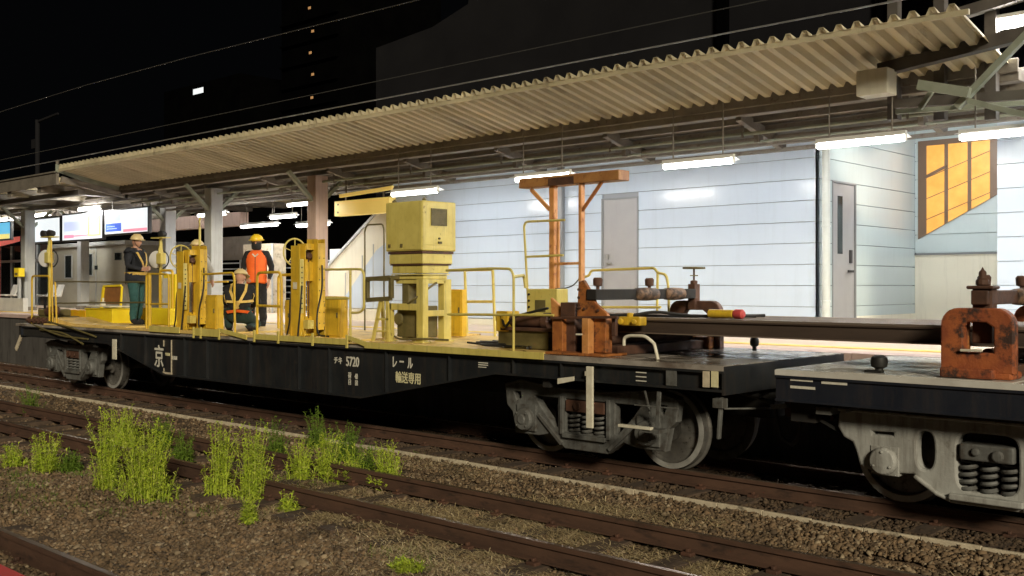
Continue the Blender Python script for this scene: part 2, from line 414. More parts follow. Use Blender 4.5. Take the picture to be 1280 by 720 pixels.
# ------------------------------------------------------------------ TRACKS
def rail_mesh(mb, mbh, x0, x1, yc, top=0., hw=.0325):
    prof = [(-.0635,-.153),(.0635,-.153),(.0635,-.141),(.012,-.128),(.0085,-.05),(hw,-.038),(hw,-.006),(hw-.008,-.0015),(-hw+.008,-.0015),(-hw,-.006),(-hw,-.038),(-.0085,-.05),(-.012,-.128),(-.0635,-.141)]
    mb.prism([(yc+a, top+b) for a, b in prof], 'x', x0, x1)
    mbh.box(x0, x1, yc-hw+.009, yc+hw-.009, top-.0012, top+.001)
def track(label, y0, x0, x1, spacing, sl_mat, slz, rail_rust='rail_rust', wob=.0):
    t = thing('railway_track', label, 'railway track', (0, y0+.53, -.17))
    for k in (0, 1):
        a, b = MB(), MB(); rail_mesh(a, b, x0, x1, y0+1.067*k)
        # fish plate joints and spikes
        r = a.build('rail', rail_rust, t)
        b.build('running_surface', 'rail_head', r)
    n = int((x1-x0)/spacing); rnd = random.Random(int(y0*10))
    j = MB()
    for i in range(min(n, 99)):
        x = x1-.3-i*spacing+rnd.uniform(-.03, .03)
        s = MB(); d = rnd.uniform(-.04, .04); yc = y0+.533
        s.prism([(x-.11, yc-1.02+d), (x+.11, yc-1.03+d), (x+.115, yc+1.03+d), (x-.105, yc+1.02+d)], 'z', slz-.14, slz+rnd.uniform(-.012, .004))
        for k in (0, 1):
            for sd in (-1, 1):
                yy = y0+1.067*k+sd*.085
                s.cur = 1
                s.box(x-.05, x+.05, yy-.04, yy+.04, slz-.01, slz+.022)
                s.box(x-.016, x+.016, yy-.02, yy+.02, slz+.02, slz+.05)
        s.build('sleeper', [sl_mat, 'dark_rust'], t, bevel=.008)
    return t
track('main track of brown rails the work train stands on', 9.52-.0, -52, 6, .62, 'sleeper_wood', -.155)
track('rusty siding track in the middle ground, straw between its rails', 6.1, -46, 5, .72, 'sleeper_wood', -.165)
track('nearest track, one rail of it crossing the bottom left corner', 3.37-1.067, -30, 3, .65, 'sleeper_wood', -.165)
# pale concrete kerb along the ballast edge
kb = MB(); pts = []
xs = np.arange(-26, 4, .5)
for i in range(len(xs)-1):
    a, b = xs[i], xs[i+1]-.006
    da, db = .03*noise.noise(Vector((a*.6, 0, 0))), .025*noise.noise(Vector((xs[i+1]*.6, 0, 0)))
    kb.prism([(a, 8.82+da), (b, 8.82+db), (b, 8.862+db), (a, 8.862+da)], 'z', -.3, -.137+.01*noise.noise(Vector((a, 3, 0))))
k = kb.build('cable_trough', 'kerb', bevel=.006)
tag(k, 'narrow pale concrete kerb line along the ballast beside the main track', 'kerb')

# near platform with its red edge stripe
pf = MB(); pf.box(-60, 8, -4, 1.195, -.3, 1.176); o = pf.build('platform', 'platform_concrete'); o['kind'] = 'structure'
rs = MB(); rs.box(-60, 8, .9, 1.207, 1.05, 1.18); o = rs.build('platform_edge', 'red_paint'); tag(o, 'red painted edge of the near platform in the bottom left corner', 'platform edge')
o['kind'] = 'structure'

# ------------------------------------------------------------------ WEEDS and STRAW
def weed(px, py, h_px, w_px, label, mat='weed', dens=1.):
    x0, y0 = GP(px, py, -.2)
    mpp = y0/(VY*FL+RY*(px-640)); H = h_px*mpp; W = w_px*mpp*.58
    rnd = random.Random(px*7+py)
    mb = MB(); n = int(95*dens*max(.6, w_px/35))
    for i in range(n):
        a = rnd.uniform(0, 2*PI); r = W*math.sqrt(rnd.random())*(.5 if rnd.random() < .75 else 1.05)
        bx, by = x0+r*math.cos(a), y0+r*math.sin(a)*.8
        h = H*(rnd.uniform(.3, 1.08) if rnd.random() < .7 else rnd.uniform(.12, .45))*(1-.5*(r/W)**2)
        lx, ly = rnd.gauss(0, .13)*h+math.cos(a)*.22*W, rnd.gauss(0, .13)*h+math.sin(a)*.15*W
        P3 = lambda t: Vector((bx+lx*t**1.8, by+ly*t**1.8, -.22+h*t-.04*h*t**3))
        for k in range(4):
            p, q = P3(k/4), P3((k+1)/4); w = .0034*(1-k*.2)
            mb.add([p+Vector((w,0,0)), p+Vector((-w*.5,w,0)), p+Vector((-w*.5,-w,0)), q+Vector((w,0,0)), q+Vector((-w*.5,w,0)), q+Vector((-w*.5,-w,0))],
                   [(0,1,4,3),(1,2,5,4),(2,0,3,5)])
        m = int(34*max(.5, h/.8))
        for k in range(m):
            t = rnd.random()**.8*.93+.07
            c = P3(t); b = rnd.uniform(0, 2*PI); L = rnd.uniform(.04, .13)*(1.2-.75*t); up = rnd.uniform(-.1, 1.5)
            d = Vector((math.cos(b), math.sin(b), up)).normalized(); sd = Vector((-math.sin(b), math.cos(b), 0))*rnd.uniform(.004,.0095)
            mid = c+d*L*.5; tip = c+d*L+Vector((0,0,-.25*L))
            mb.add([c, mid+sd, tip, mid-sd], [(0,1,2,3)])
    o = mb.build('weed_clump', mat); tag(o, label, 'weed', 'tall green weeds growing between the tracks')
for a in [(38,520,42,26,'dark green weed clump standing alone at the far left near the main track','weed_dark',1.),
          (18,582,32,26,'small low weed clump at the left border of the gravel','weed',.6),
          (58,588,52,46,'low spreading weed clump second from the left border','weed',.8),
          (88,588,30,30,'short dark weed tuft right of the low spreading clump','weed_dark',.7),
          (135,612,112,34,'tall light green weed, left half of the tallest pair','weed',1.3),
          (158,560,58,40,'weed clump rising behind the tallest pair of weeds','weed',1.),
          (186,622,104,66,'widest and brightest tall weed clump in the gravel','weed',1.25),
          (228,578,48,28,'small dark weed between the widest clump and the next tall one','weed_dark',1.),
          (275,620,100,34,'tall narrow weed clump left of the start of the rusty rail','weed',1.2),
          (318,622,98,46,'tall weed clump hiding the end of the near siding rail','weed',1.2),
          (312,652,36,16,'small tuft hanging forward in front of the weed at the rail end','weed',1.),
          (345,570,58,26,'dark weed behind the clump at the rail end','weed_dark',.8),
          (376,602,62,34,'weed clump growing between the siding rails, first from the left','weed',.8),
          (410,600,68,36,'weed clump between the siding rails beside the start of the pale kerb','weed',.9),
          (440,604,58,30,'thin weed between the siding rails, left of the last upright clump','weed',.6),
          (430,575,50,44,'weed clump behind the rail bed weeds, crossing the pale kerb line','weed_dark',.9),
          (396,560,54,30,'dark weed standing behind the kerb start','weed_dark',.8),
          (458,590,40,30,'low ragged weed left of and behind the last upright clump','weed_dark',.7),
          (205,560,46,34,'dark weed behind the right half of the widest clump','weed_dark',.8),
          (484,612,66,34,'last upright green weed clump toward the right, over the kerb line','weed',1.2),
          (358,640,34,22,'low weed sprig against the near rusty rail','weed',.5),
          (507,716,26,34,'small low yellow green weed at the bottom edge of the photo','weed',.5)]:
    weed(*a)
def straw(n, seed):
    rnd = random.Random(seed); mb = MB()
    spots = []
    for _ in range(70):
        y = rnd.choice([rnd.uniform(6.25,7.05)]*3+[rnd.uniform(5.0,6.0), rnd.uniform(7.3,8.6)])
        spots.append((XY(rnd.uniform(330,1290), y), y, rnd.uniform(.15,.45)))
    for px, py in ((540,690),(600,690),(575,660),(430,640),(470,655),(520,640),(690,630),(650,640),(345,640),(700,660),(760,640)):
        x, y = GP(px, py); spots += [(x, y, .35)]*3
    for i in range(n):
        sx, sy, sr = rnd.choice(spots)
        x, y = sx+rnd.gauss(0, sr), sy+rnd.gauss(0, sr*.45); z = gz(x, y)+.012
        a = rnd.uniform(0, 2*PI) if rnd.random() < .5 else rnd.gauss(0, .5); L = rnd.uniform(.06, .26)
        d = Vector((math.cos(a), math.sin(a), rnd.uniform(-.05, .35)))*L; w = Vector((-math.sin(a), math.cos(a), 0))*rnd.uniform(.0018,.004)
        p = Vector((x, y, z)); q = p+d*.5+Vector((0,0,.012)); e = p+d-Vector((0,0,d.z*.5))
        mb.add([p-w, p+w, q+w, q-w, e], [(0,1,2,3),(3,2,4)])
    o = mb.build('dry_grass', 'straw', origin=(0,0,0)); tag(o, 'dry straw coloured dead grass lying over the siding', 'dry grass', kind='stuff')
straw(21000, 2)
def low_weeds(n, seed):
    rnd = random.Random(seed); mb = MB(); cs = []
    for _ in range(60):
        cs.append(GP(rnd.uniform(0, 520), rnd.uniform(560, 640)))
    for px, py in ((500,690),(520,705),(380,600),(330,600),(430,600),(200,620),(100,590)): cs += [GP(px, py)]*4
    for i in range(n):
        cx, cy = rnd.choice(cs); x, y = cx+rnd.gauss(0, .16), cy+rnd.gauss(0, .1); a = rnd.uniform(0, 2*PI); L = rnd.uniform(.02, .07)
        p = Vector((x, y, gz(x, y))); w = Vector((-math.sin(a), math.cos(a), 0))*.003
        q = p+Vector((math.cos(a)*L*.5, math.sin(a)*L*.5, L)); mb.add([p-w, p+w, q], [(0,1,2)])
    o = mb.build('ground_cover', 'weed_dark', origin=(0,0,0)); tag(o, 'short dark green sprouts among the gravel', 'ground cover', kind='stuff')
low_weeds(5000, 9)

# ------------------------------------------------------------------ WAGONS
YN, YF, YC = 8.78, 11.38, 10.053       # near side, far side, track centre
DZ = 1.215
def wheelset(parent, x, spec_mat='wheel_steel', rim='wheel_rim'):
    ax = MB(); ax.tube([(x, 9.2, .43), (x, 10.9, .43)], .07, 14); ax.build('axle', 'wheel_steel', parent, smooth=True)
    for sy, y in ((-1, 9.552), (1, 10.555)):
        w = MB(); d = (0, sy, 0)
        # tread, dished web and hub; flange on the inner side
        w.lathe((x, y, .43), d, [(.10,-.07),(.16,-.045),(.34,-.03),(.365,-.062),(.43+.027,-.062),(.455,-.045),(.432,-.032),(.43,.062),(.365,.066),(.352,.0),(.2,-.005),(.13,.04),(.13,.085),(.09,.09)], 48)
        o = w.build('wheel', spec_mat, parent, smooth=True)
        r = MB(); 
        n = 48
        vs = [(x+rr*math.cos(2*PI*j/n), y+sy*yy, .43+rr*math.sin(2*PI*j/n)) for rr, yy in ((.372,.0665),(.372,.0705),(.429,.0705),(.429,.0635)) for j in range(n)]
        r.add(vs, [(i*n+j, i*n+(j+1)%n, (i+1)*n+(j+1)%n, (i+1)*n+j) for i in range(3) for j in range(n)])
        r.build('wheel_rim', rim, parent)
def coil(mb, cx, cy, z0, z1, r, wr, turns, n=10):
    pts = []
    for i in range(int(turns*n)+1):
        a = 2*PI*i/n; pts.append((cx+r*math.cos(a), cy+r*math.sin(a), z0+(z1-z0)*i/(turns*n)))
    mb.tube(pts, wr, 6)

def bogie_truss(parent, xc, mat='cast_grey'):
    """open cast side frames with arched lower chord"""
    b = bpy.data.objects.new('bogie', None); C.objects.link(b); b.parent = parent
    hb = .875
    for y0, y1, sy in ((9.10, 9.21, -1), (10.90, 11.01, 1)):
        outer = [(xc-hb-.36, .80), (xc-hb-.33,.58), (xc-hb-.24,.50), (xc-hb-.19,.26), (xc-hb+.17,.26)] + \
                [(xc-.52,.30), (xc-.30,.15), (xc+.30,.15), (xc+.52,.30)] + [(xc+hb-.17,.26), (xc+hb+.19,.26), (xc+hb+.24,.50), (xc+hb+.33,.58), (xc+hb+.36,.80),
                (xc+hb+.1,.86), (xc+.3,.80), (xc-.3,.80), (xc-hb-.1,.86)]
        holes = []
        for s in (-1, 1):
            holes.append([(xc+s*.79,.72),(xc+s*.40,.72),(xc+s*.40,.36),(xc+s*.46,.36),(xc+s*.66,.56)][::s])
            holes.append([(xc+s*1.12,.745),(xc+s*.98,.755),(xc+s*.97,.66),(xc+s*1.06,.62)][::s])
        holes.append([(xc-.30,.72),(xc+.30,.72),(xc+.30,.33),(xc-.30,.33)])
        sf = plate('side_frame', outer, holes, y0, y1, mat, b, .012)
        # lips along the chords, axle boxes, spring nest
        lp = MB()
        lp.box(xc-.31, xc+.31, y0-.05, y1+.05, .27, .32); lp.box(xc-.36, xc-.31, y0-.03, y1+.02, .30, .74); lp.box(xc+.31, xc+.36, y0-.03, y1+.02, .30, .74)
        lp.prism([(xc-hb-.34,.80),(xc-hb-.1,.865),(xc-.3,.805),(xc+.3,.805),(xc+hb+.1,.865),(xc+hb+.34,.80),(xc+hb+.34,.825),(xc+hb+.1,.89),(xc+.3,.83),(xc-.3,.83),(xc-hb-.1,.89),(xc-hb-.34,.825)], 'y', y0-.035, y1+.03)
        for s in (-1, 1):
            lp.bar((xc+s*.70, (y0+y1)/2, .50), (xc+s*.34, (y0+y1)/2, .19), .17, .045)
        lp.build('frame_flange', mat, b, bevel=.006)
        for s in (-1, 1):
            ab = MB(); x = xc+s*hb
            ab.box(x-.15, x+.15, y0-.03, y1+.04, .29, .60)
            ab.lathe((x, y0-.01 if sy < 0 else y1+.01, .43), (0, sy, 0), [(.135,0),(.135,.07),(.12,.10),(.06,.105),(.05,.12),(.0,.12)], 24)
            for k in range(4):
                a = PI/4+k*PI/2; ab.lathe((x+.1*math.cos(a), (y0-.01 if sy<0 else y1+.01)+sy*.1, .43+.1*math.sin(a)), (0, sy, 0), [(.014,0),(.014,.02)], 6)
            ab.build('axle_box', mat, b, bevel=.008, smooth=False)
            sp = MB()
        sp = MB()
        for dx in (-.18, 0, .18): coil(sp, xc+dx, (y0+y1)/2, .32, .56, .07, .017, 4.5)
        sp.build('coil_spring', 'cast_grey', b, smooth=True)
        bo = MB(); bo.box(xc-.28, xc+.28, y0-.02, y1+.02, .57, .70)
        bo.lathe((xc-.1, y0-.02, .64), (0,-1,0), [(.05,0),(.05,.03)], 12); bo.lathe((xc+.12, y0-.02, .64), (0,-1,0), [(.03,0),(.03,.03)], 12)
        bo.build('bolster', 'dark_rust', b, bevel=.01)
    tr = MB(); tr.box(xc-.22, xc+.22, 9.2, 10.92, .42, .76); tr.box(xc-.5, xc+.5, 9.8, 10.3, .74, .95)
    for s in (-1, 1):
        tr.bar((xc+s*.42, 9.4, .38), (xc+s*.42, 10.7, .38), .08, .12)
    tr.build('cross_beam', 'under_black', b)
    bs = MB()
    for s in (-1, 1):
        for y in (9.56, 10.54):
            x = xc+s*(hb-.45)
            bs.prism([(x-.03,.22),(x+.04,.25),(x+.045,.6),(x-.02,.64)], 'y', y-.04, y+.04)
    bs.build('brake_shoe', 'dark_rust', b)
    for s in (-1, 1): wheelset(b, xc+s*hb)
    return b

def bogie_cast(parent, xc, mat='cast_pale'):
    """heavier smooth cast side frame with oval window"""
    b = bpy.data.objects.new('bogie', None); C.objects.link(b); b.parent = parent
    hb = .88
    def oval(cx, cz, rx, rz, n=20, p=2.6):
        out = []
        for i in range(n):
            a = 2*PI*i/n; c, s = math.cos(a), math.sin(a)
            out.append((cx+rx*math.copysign(abs(c)**(2/p), c), cz+rz*math.copysign(abs(s)**(2/p), s)))
        return out
    for y0, y1, sy in ((9.10, 9.24, -1), (10.87, 11.01, 1)):
        L = [(-1.30,.83),(-1.31,.70),(-1.26,.62),(-1.17,.58),(-1.13,.48),(-1.10,.38),(-.98,.33),(-.74,.35),(-.62,.36),(-.42,.19),(-.30,.15)]
        outer = [(xc+x, z) for x, z in L]+[(xc-x, z) for x, z in L[::-1]]
        outer += [(xc+.4,.85),(xc-.4,.85)]
        holes = [oval(xc-.52,.56,.10,.19), oval(xc+.52,.56,.10,.19),
                 oval(xc,.50,.27,.27,28,4.5),
                 [(xc-1.02,.70),(xc-.78,.71),(xc-.79,.64),(xc-1.01,.635)], [(xc+1.02,.70),(xc+1.01,.635),(xc+.79,.64),(xc+.78,.71)]]
        plate('side_frame', outer, holes, y0, y1, mat, b, .02)
        lp = MB()
        lp.box(xc-1.31, xc+1.31, y0-.055, y1+.03, .845, .875)
        lp.box(xc-.30, xc+.30, y0-.06, y1+.05, .17, .225)
        for s in (-1, 1):
            lp.prism([(xc+s*.62,.315),(xc+s*.42,.185),(xc+s*.29,.145),(xc+s*.29,.175),(xc+s*.41,.215),(xc+s*.60,.345)], 'y', y0-.03, y1+.02)
        lp.build('frame_flange', mat, b, bevel=.012)
        for s in (-1, 1):
            ab = MB(); x = xc+s*hb
            ab.box(x-.13, x+.13, y0-.01, y1+.03, .30, .56)
            ab.lathe((x, y0 if sy < 0 else y1, .43), (0, sy, 0), [(.125,0),(.125,.05),(.11,.075),(.05,.08),(0,.08)], 24)
            for k in range(3):
                a = PI/2+k*2*PI/3; ab.lathe((x+.085*math.cos(a), (y0 if sy<0 else y1)+sy*.07, .43+.085*math.sin(a)), (0, sy, 0), [(.014,0),(.014,.02)], 6)
            ab.build('axle_box', mat, b, bevel=.008)
        sp = MB()
        for dx in (-.17, 0, .17): coil(sp, xc+dx, (y0+y1)/2, .225, .50, .066, .018, 4.5)
        sp.build('coil_spring', 'cast_grey', b, smooth=True)
        bo = MB(); bo.box(xc-.22, xc+.22, y0-.03, y1+.02, .52, .66); bo.lathe((xc-.08, y0-.03, .6), (0,-1,0), [(.035,0),(.035,.03)], 12)
        bo.lathe((xc+.1, y0-.03, .58), (0,-1,0), [(.05,0),(.05,.035)], 12)
        bo.build('bolster', 'cast_grey', b, bevel=.015)
    tr = MB(); tr.box(xc-.22, xc+.22, 9.26, 10.85, .42, .76); tr.box(xc-.5, xc+.5, 9.8, 10.3, .74, .95)
    tr.build('cross_beam', 'under_black', b)
    for s in (-1, 1): wheelset(b, xc+s*hb)
    return b

# ---- wagon 1
XL, XR = -22.45, -5.40
w1 = thing('flat_wagon', 'long black fishbelly rail transport wagon numbered 5720 with yellow work equipment', 'railway wagon', ((XL+XR)/2, YC, 0))
d = MB(); d.box(XL+.05, XR, YN, YF, DZ-.05, DZ)
# plank-like wet plates with slight steps at the right end
rnd = random.Random(4)
x = -8.7
while x < XR-.2:
    w = rnd.uniform(.35, .8); d.box(x, min(x+w-.008, XR), YN+.01, YF-.01, DZ, DZ+.004+rnd.uniform(0, .006)); x += w
d.build('deck', 'wet_deck', w1, bevel=.004)
sd = MB(); sd.box(-16.9, -7.3, YN+.03, YN+.06, DZ-.2, DZ-.05)
def girder(y0, y1, out):
    mb = MB()
    prof = [(XL+.3,.97),(-18.3,.95),(-16.25,.50),(-11.0,.50),(-8.5,.97),(XR,.97),(XR,DZ-.05),(XL+.3,DZ-.05)]
    mb.prism(prof, 'y', y0, y1)
    o = out
    # flanges
    ya, yb = (y0-.055, y1) if o < 0 else (y0, y1+.055)
    mb.box(XL+.3, XR, min(ya,yb), max(ya,yb), DZ-.075, DZ-.052)
    bot = prof[:6]
    for i in range(5):
        (xa, za), (xb, zb) = bot[i], bot[i+1]
        mb.prism([(xa, za-.012),(xb, zb-.012),(xb, zb+.012),(xa, za+.012)], 'y', min(ya,yb), max(ya,yb))
    # stiffening ribs
    for px in (150, 180, 229, 257, 311, 372, 410, 481, 560, 640, 700):
        xx = XY(px, YN); zb = .97
        if xx < -16.25: zb = .50+(-16.25-xx)*.22
        elif xx <= -11: zb = .50
        elif xx < -8.5: zb = .5+(xx+11)*.188
        mb.box(xx-.006, xx+.006, min(ya,yb)+.004, max(ya,yb)-.002, zb, DZ-.075)
    return mb
for y0, y1, o in ((YN+.055, YN+.068, -1), (YF-.068, YF-.055, 1)):
    girder(y0, y1, o).build('side_sill', 'black_paint', w1)
es = MB(); es.box(XR-.02, XR+.002, YN+.003, YF-.003, .93, DZ-.004); es.build('end_sill', 'black_paint', w1); es = MB(); es.box(XL+.3, XL+.32, YN+.003, YF-.003, .93, DZ-.05)
es.build('end_sill', 'navy_paint', w1)
cs = MB(); cs.box(XL+.5, XR-.1, 9.85, 10.25, .6, 1.1)
for i in range(9): cs.box(-19+i*1.4, -18.9+i*1.4, YN+.07, YF-.07, .85, 1.15)
cs.box(-14.2, -12.4, 9.2, 9.6, .45, .85); cs.lathe((-15.2, 9.7, .7), (1,0,0), [(.0,0),(.2,.0),(.22,.1),(.22,.8),(.2,.9),(0,.9)], 20)
cs.build('center_sill', 'under_black', w1)
bogie_truss(w1, -7.38, 'cast_grey'); bogie_truss(w1, -20.4, 'cast_grey')
# couplers and hoses
def coupler(parent, x, s):
    c = MB(); c.box(x, x+s*.30, 9.98, 10.13, .62, .80); c.box(x+s*.22, x+s*.42, 9.93, 10.20, .60, .84)
    c.build('coupler', 'dark_rust', parent, bevel=.02)
    h = MB(); h.tube(rounded([(x-s*.05, 9.55, .84), (x+s*.12, 9.55, .80), (x+s*.18, 9.58, .45), (x+s*.3, 9.66, .38)], .1), .022, 8)
    h.tube([(x-s*.25, 9.5, .9), (x-s*.02, 9.52, .86)], .03, 8)
    h.build('brake_hose', 'black_rubber', parent, smooth=True)
coupler(w1, XR, 1); coupler(w1, XL+.3, -1)
# white handbrake post, rods, tags on the right end
def vrect(mb, px0, px1, py0, py1, Y, t=.012, slant=0):
    xa, xb = XY(px0, Y), XY(px1, Y); za, zb = ZZ((px0+px1)/2, py0, Y), ZZ((px0+px1)/2, py1, Y)
    mb.prism([(xa, zb),(xb, zb),(xb+slant, za),(xa+slant, za)], 'y', Y-t, Y)
m = MB(); vrect(m, 734.5, 742.5, 458, 535, 8.76, .03, 0); vrect(m, 732, 735, 464, 470, 8.755, .02); m.build('brake_post', 'white_paint', w1, bevel=.006)
m = MB()
xa, xb, Y = XY(697.5, 8.77), XY(718, 8.77), 8.77
m.prism([(xa, ZZ(697.5,480,Y)),(xb, ZZ(718,476,Y)),(xb, ZZ(718,470.5,Y)),(xa, ZZ(697.5,473,Y))], 'y', Y-.01, Y); m.build('white_plate', 'white_paint', w1)
m = MB(); vrect(m, 879, 887, 464, 484, 8.775, .01); m.build('end_marking', 'kerb', w1)
m = MB(); vrect(m, 889.5, 898, 464, 484, 8.775, .01); m.build('end_marking', 'letter_cream', w1)
m = MB(); vrect(m, 833, 846, 460, 482, 8.79, .008); m.build('end_marking', 'cast_grey', w1)
m = MB(); vrect(m, 795, 808, 465, 466.3, 8.83, .004); vrect(m, 795, 808, 470.3, 471.6, 8.83, .004); vrect(m, 795, 808, 475.5, 476.8, 8.83, .004); m.build('stencil_line', 'letter_white', w1)
m = MB(); vrect(m, 598, 610, 453, 454.2, 8.83, .004); vrect(m, 598, 610, 455.6, 456.8, 8.83, .004); vrect(m, 598, 608, 458.4, 459.4, 8.83, .004); m.build('stencil_line', 'letter_white', w1)
m = MB(); vrect(m, 616, 622, 446.5, 449.5, 8.83, .004); m.build('stencil_line', 'cast_grey', w1)
m = MB(); vrect(m, 141.5, 146, 424, 449, 8.77, .02); m.build('grab_strip', 'white_paint', w1)
# footstep bracket by the right wheel
m = MB(); Y = 8.86
m.bar((XY(824,Y), Y, ZZ(824,489,Y)), (XY(822,Y), Y, ZZ(822,535,Y)), .05, .018, (0,1,0)); m.bar((XY(806,Y), Y, ZZ(806,488,Y)), (XY(806,Y), Y+.1, ZZ(806,520,Y)), .02)
m.box(XY(812,Y), XY(834,Y), Y-.14, Y+.02, ZZ(820,537,Y)-.02, ZZ(820,537,Y)+.02); m.bar((XY(793,Y), Y, ZZ(793,506,Y)), (XY(848,Y), Y, ZZ(848,511,Y)), .014)
m.build('step_bracket', 'cast_grey', w1, bevel=.004)
m = MB(); m.bar((XY(774,8.72), 8.72, ZZ(774,531.5,8.72)), (XY(815,8.72), 8.72, ZZ(815,536,8.72)), .05, .03); m.build('footstep', 'white_paint', w1, bevel=.004)
m = MB(); m.bar((XY(902,8.8), 8.8, ZZ(902,497,8.8)), (XY(897,8.8), 8.82, ZZ(897,549,8.8)), .05, .03); m.box(XY(893,8.8), XY(906,8.8), 8.76, 8.86, ZZ(900,510,8.8), ZZ(900,498,8.8))
m.bar((XY(905,8.8), 8.8, ZZ(905,511,8.8)), (XY(944,8.9), 9.4, ZZ(944,509,9.3)), .018); m.build('uncoupling_lever', 'cast_grey', w1, bevel=.006)
# lettering on the near sill
YT = YN+.052
def lt(text, px, py, hpx, mat='letter_white', sx=1., dy=0, bold=.01, name='lettering'):
    Y = YT+dy; mpp = Y/(VY*FL+RY*(px-640))
    return lettering(text, XY(px, Y), Y, ZZ(px, py, Y), hpx*mpp*1.12, mat, w1, name, sx, bold)
lt('京', 198.6, 447.5, 26, sx=.84, bold=.012)
lt('常備駅', 209.5, 443.2, 3.6, 'letter_cream', 1., bold=.002); lt('常備駅', 218, 447.8, 4.6, 'letter_white', .9, bold=.003)
lt('チキ', 422.5, 451.2, 8.6, 'letter_white', .92, bold=.007); lt('5720', 440.5, 452.8, 15, 'letter_white', .78, bold=.009)
lt('荷', 437.0, 469.8, 7.6, 'letter_white', .8, bold=.003); lt('40', 445.2, 471, 8.6, 'letter_white', .62, bold=.004)
lt('自', 437.0, 477.8, 7.6, 'letter_white', .8, bold=.003); lt('18', 445.2, 479, 8.6, 'letter_white', .62, bold=.004)
lt('レ', 493, 453.5, 15, sx=.62, bold=.008); lt('ー', 502, 453.5, 15, sx=.55, bold=.008); lt('ル', 512.5, 455, 15, sx=.62, bold=.008)
lt('輸送専用', 510, 473.5, 13.5, 'letter_cream', .80, bold=.006)
m = MB(); Y = YT-.002
for a, b, c_, d_ in ((204.6,205.4,425,433),(204.8,205.6,460,467),(214.2,215.2,425,467)):
    vrect(m, a, b, c_, d_, Y, .01)
vrect(m, 203.5, 215.5, 465.3, 468.2, Y, .012); m.build('hanging_step', 'kerb', w1)

# yellow working floor and its edges
m = MB()
m.box(-21.0, XY(180,8.9), YN-.01, YF+.02, DZ+.001, DZ+.03)
m.box(XY(180,8.9)+.01, XY(282,8.9), YN-.02, YF+.02, DZ+.001, DZ+.045)
m.box(XY(283,8.9), XY(318,8.9), YN-.01, YF+.02, DZ+.001, DZ+.02)
m.box(XY(319,8.9), XY(440,8.9), YN-.02, YF+.02, DZ+.001, DZ+.045)
m.box(XY(441,8.9), XY(676,8.9), YN-.03, YF+.02, DZ+.001, DZ+.02)
m.build('work_floor', 'yellow_floor', w1, bevel=.004)
m = MB()
m.box(XY(190,8.8), XY(228,8.8), YN-.04, YN-.022, DZ+.0, DZ+.10); m.box(XY(246,8.8), XY(278,8.8), YN-.04, YN-.022, DZ-.02, DZ+.10)
m.box(XY(322,8.8), XY(437,8.8), YN-.04, YN-.022, DZ-.02, DZ+.06)
for px in (246, 255, 278, 322, 352, 395, 438): m.box(XY(px,8.8)-.02, XY(px,8.8)+.02, YN-.05, YN-.03, DZ-.06, DZ+.12)
m.box(XY(460,8.8), XY(684,8.8), YN-.045, YN-.032, DZ-.045, DZ+.035)
# slanted toe plates between floor heights
for a, b in ((278, 312), (438, 463)):
    m.prism([(XY(a,8.8), DZ+.12),(XY(b,8.8), DZ+.035),(XY(b,8.8), DZ-.035),(XY(a,8.8), DZ+.06)], 'y', YN-.04, YN-.02)
m.build('toe_board', 'pale_yellow', w1, bevel=.003)

# handrails
def rail_part(paths, r=.017, mat='yellow', rad=.09):
    for p in paths:
        mb = MB(); mb.tube(rounded(p, rad) if len(p) > 2 else p, r, 10); mb.build('handrail', mat, w1, smooth=True)
def PT(px, py, Y): return (XY(px, Y), Y, ZZ(px, py, Y))
def DK(px, Y): return (XY(px, Y), Y, DZ+.01)
Yn = 8.84
rail_part([[PT(70,352,Yn), PT(155,352.5,Yn), PT(181,352.5,Yn)], [PT(72,379,Yn), PT(182,378,Yn)]], .015, 'dark_olive')
rail_part([[DK(40,Yn), PT(40,345,Yn), PT(62,345,Yn), DK(62,Yn)]], .02)
rail_part([[DK(66,Yn), PT(64,300,Yn)], [DK(71,Yn), PT(69,352,Yn)]], .017)
rail_part([[DK(183,Yn), PT(183,342,Yn), PT(211,343,Yn), DK(211,Yn)], [PT(183,380,Yn), PT(211,380,Yn)]], .017)
rail_part([[DK(187,Yn), PT(187,343,Yn)]], .032)
rail_part([[DK(200,10.2), PT(200,338,10.2), PT(216,338,10.2), DK(216,10.2)]], .025)
rail_part([[PT(254,343,Yn), PT(291,341,Yn), PT(293,347,Yn), PT(293,380,Yn), DK(294,Yn)], [PT(256,353,11.3), PT(285,352,11.3)], [PT(278,376,11.3), PT(318,375,11.3)]], .018)
rail_part([[DK(321.5,Yn), PT(321.5,341,Yn), PT(350,340,Yn), PT(352,350,Yn), DK(352,Yn)], [PT(322,382,Yn), PT(352,383,Yn)]], .02)
rail_part([[DK(348,10.4), PT(348,344,10.4), PT(372,343,10.4), DK(372,10.4)]], .024, 'yellow')
rail_part([[PT(407,337,Yn), PT(438,336.5,Yn), PT(452,336.5,Yn), PT(455,342,Yn), PT(455,386,Yn), PT(449,391,Yn), PT(440,391,Yn)], [DK(438,Yn), PT(438,337,Yn)], [PT(408,373,Yn), PT(438,373,Yn)]], .017, 'pale_yellow')
rail_part([[DK(456,10.9), PT(456,288,10.9), PT(459,281,10.9), PT(478,280,10.9), PT(480,286,10.9), DK(480,10.9)]], .014, 'dark_olive')
rail_part([[PT(558,338,Yn), PT(612,335.5,Yn), PT(638,336,Yn), PT(642,344,Yn), DK(642,Yn)], [PT(560,393,Yn), PT(692,394,Yn)]], .016, 'pale_yellow')
rail_part([[PT(581,338,11.25), DK(584,11.25)], [PT(616,338,11.25), DK(619,11.25)], [PT(560,338,11.25), PT(616,337,11.25)], [PT(582,377,11.25), PT(618,377,11.25)]], .022, 'pale_yellow')
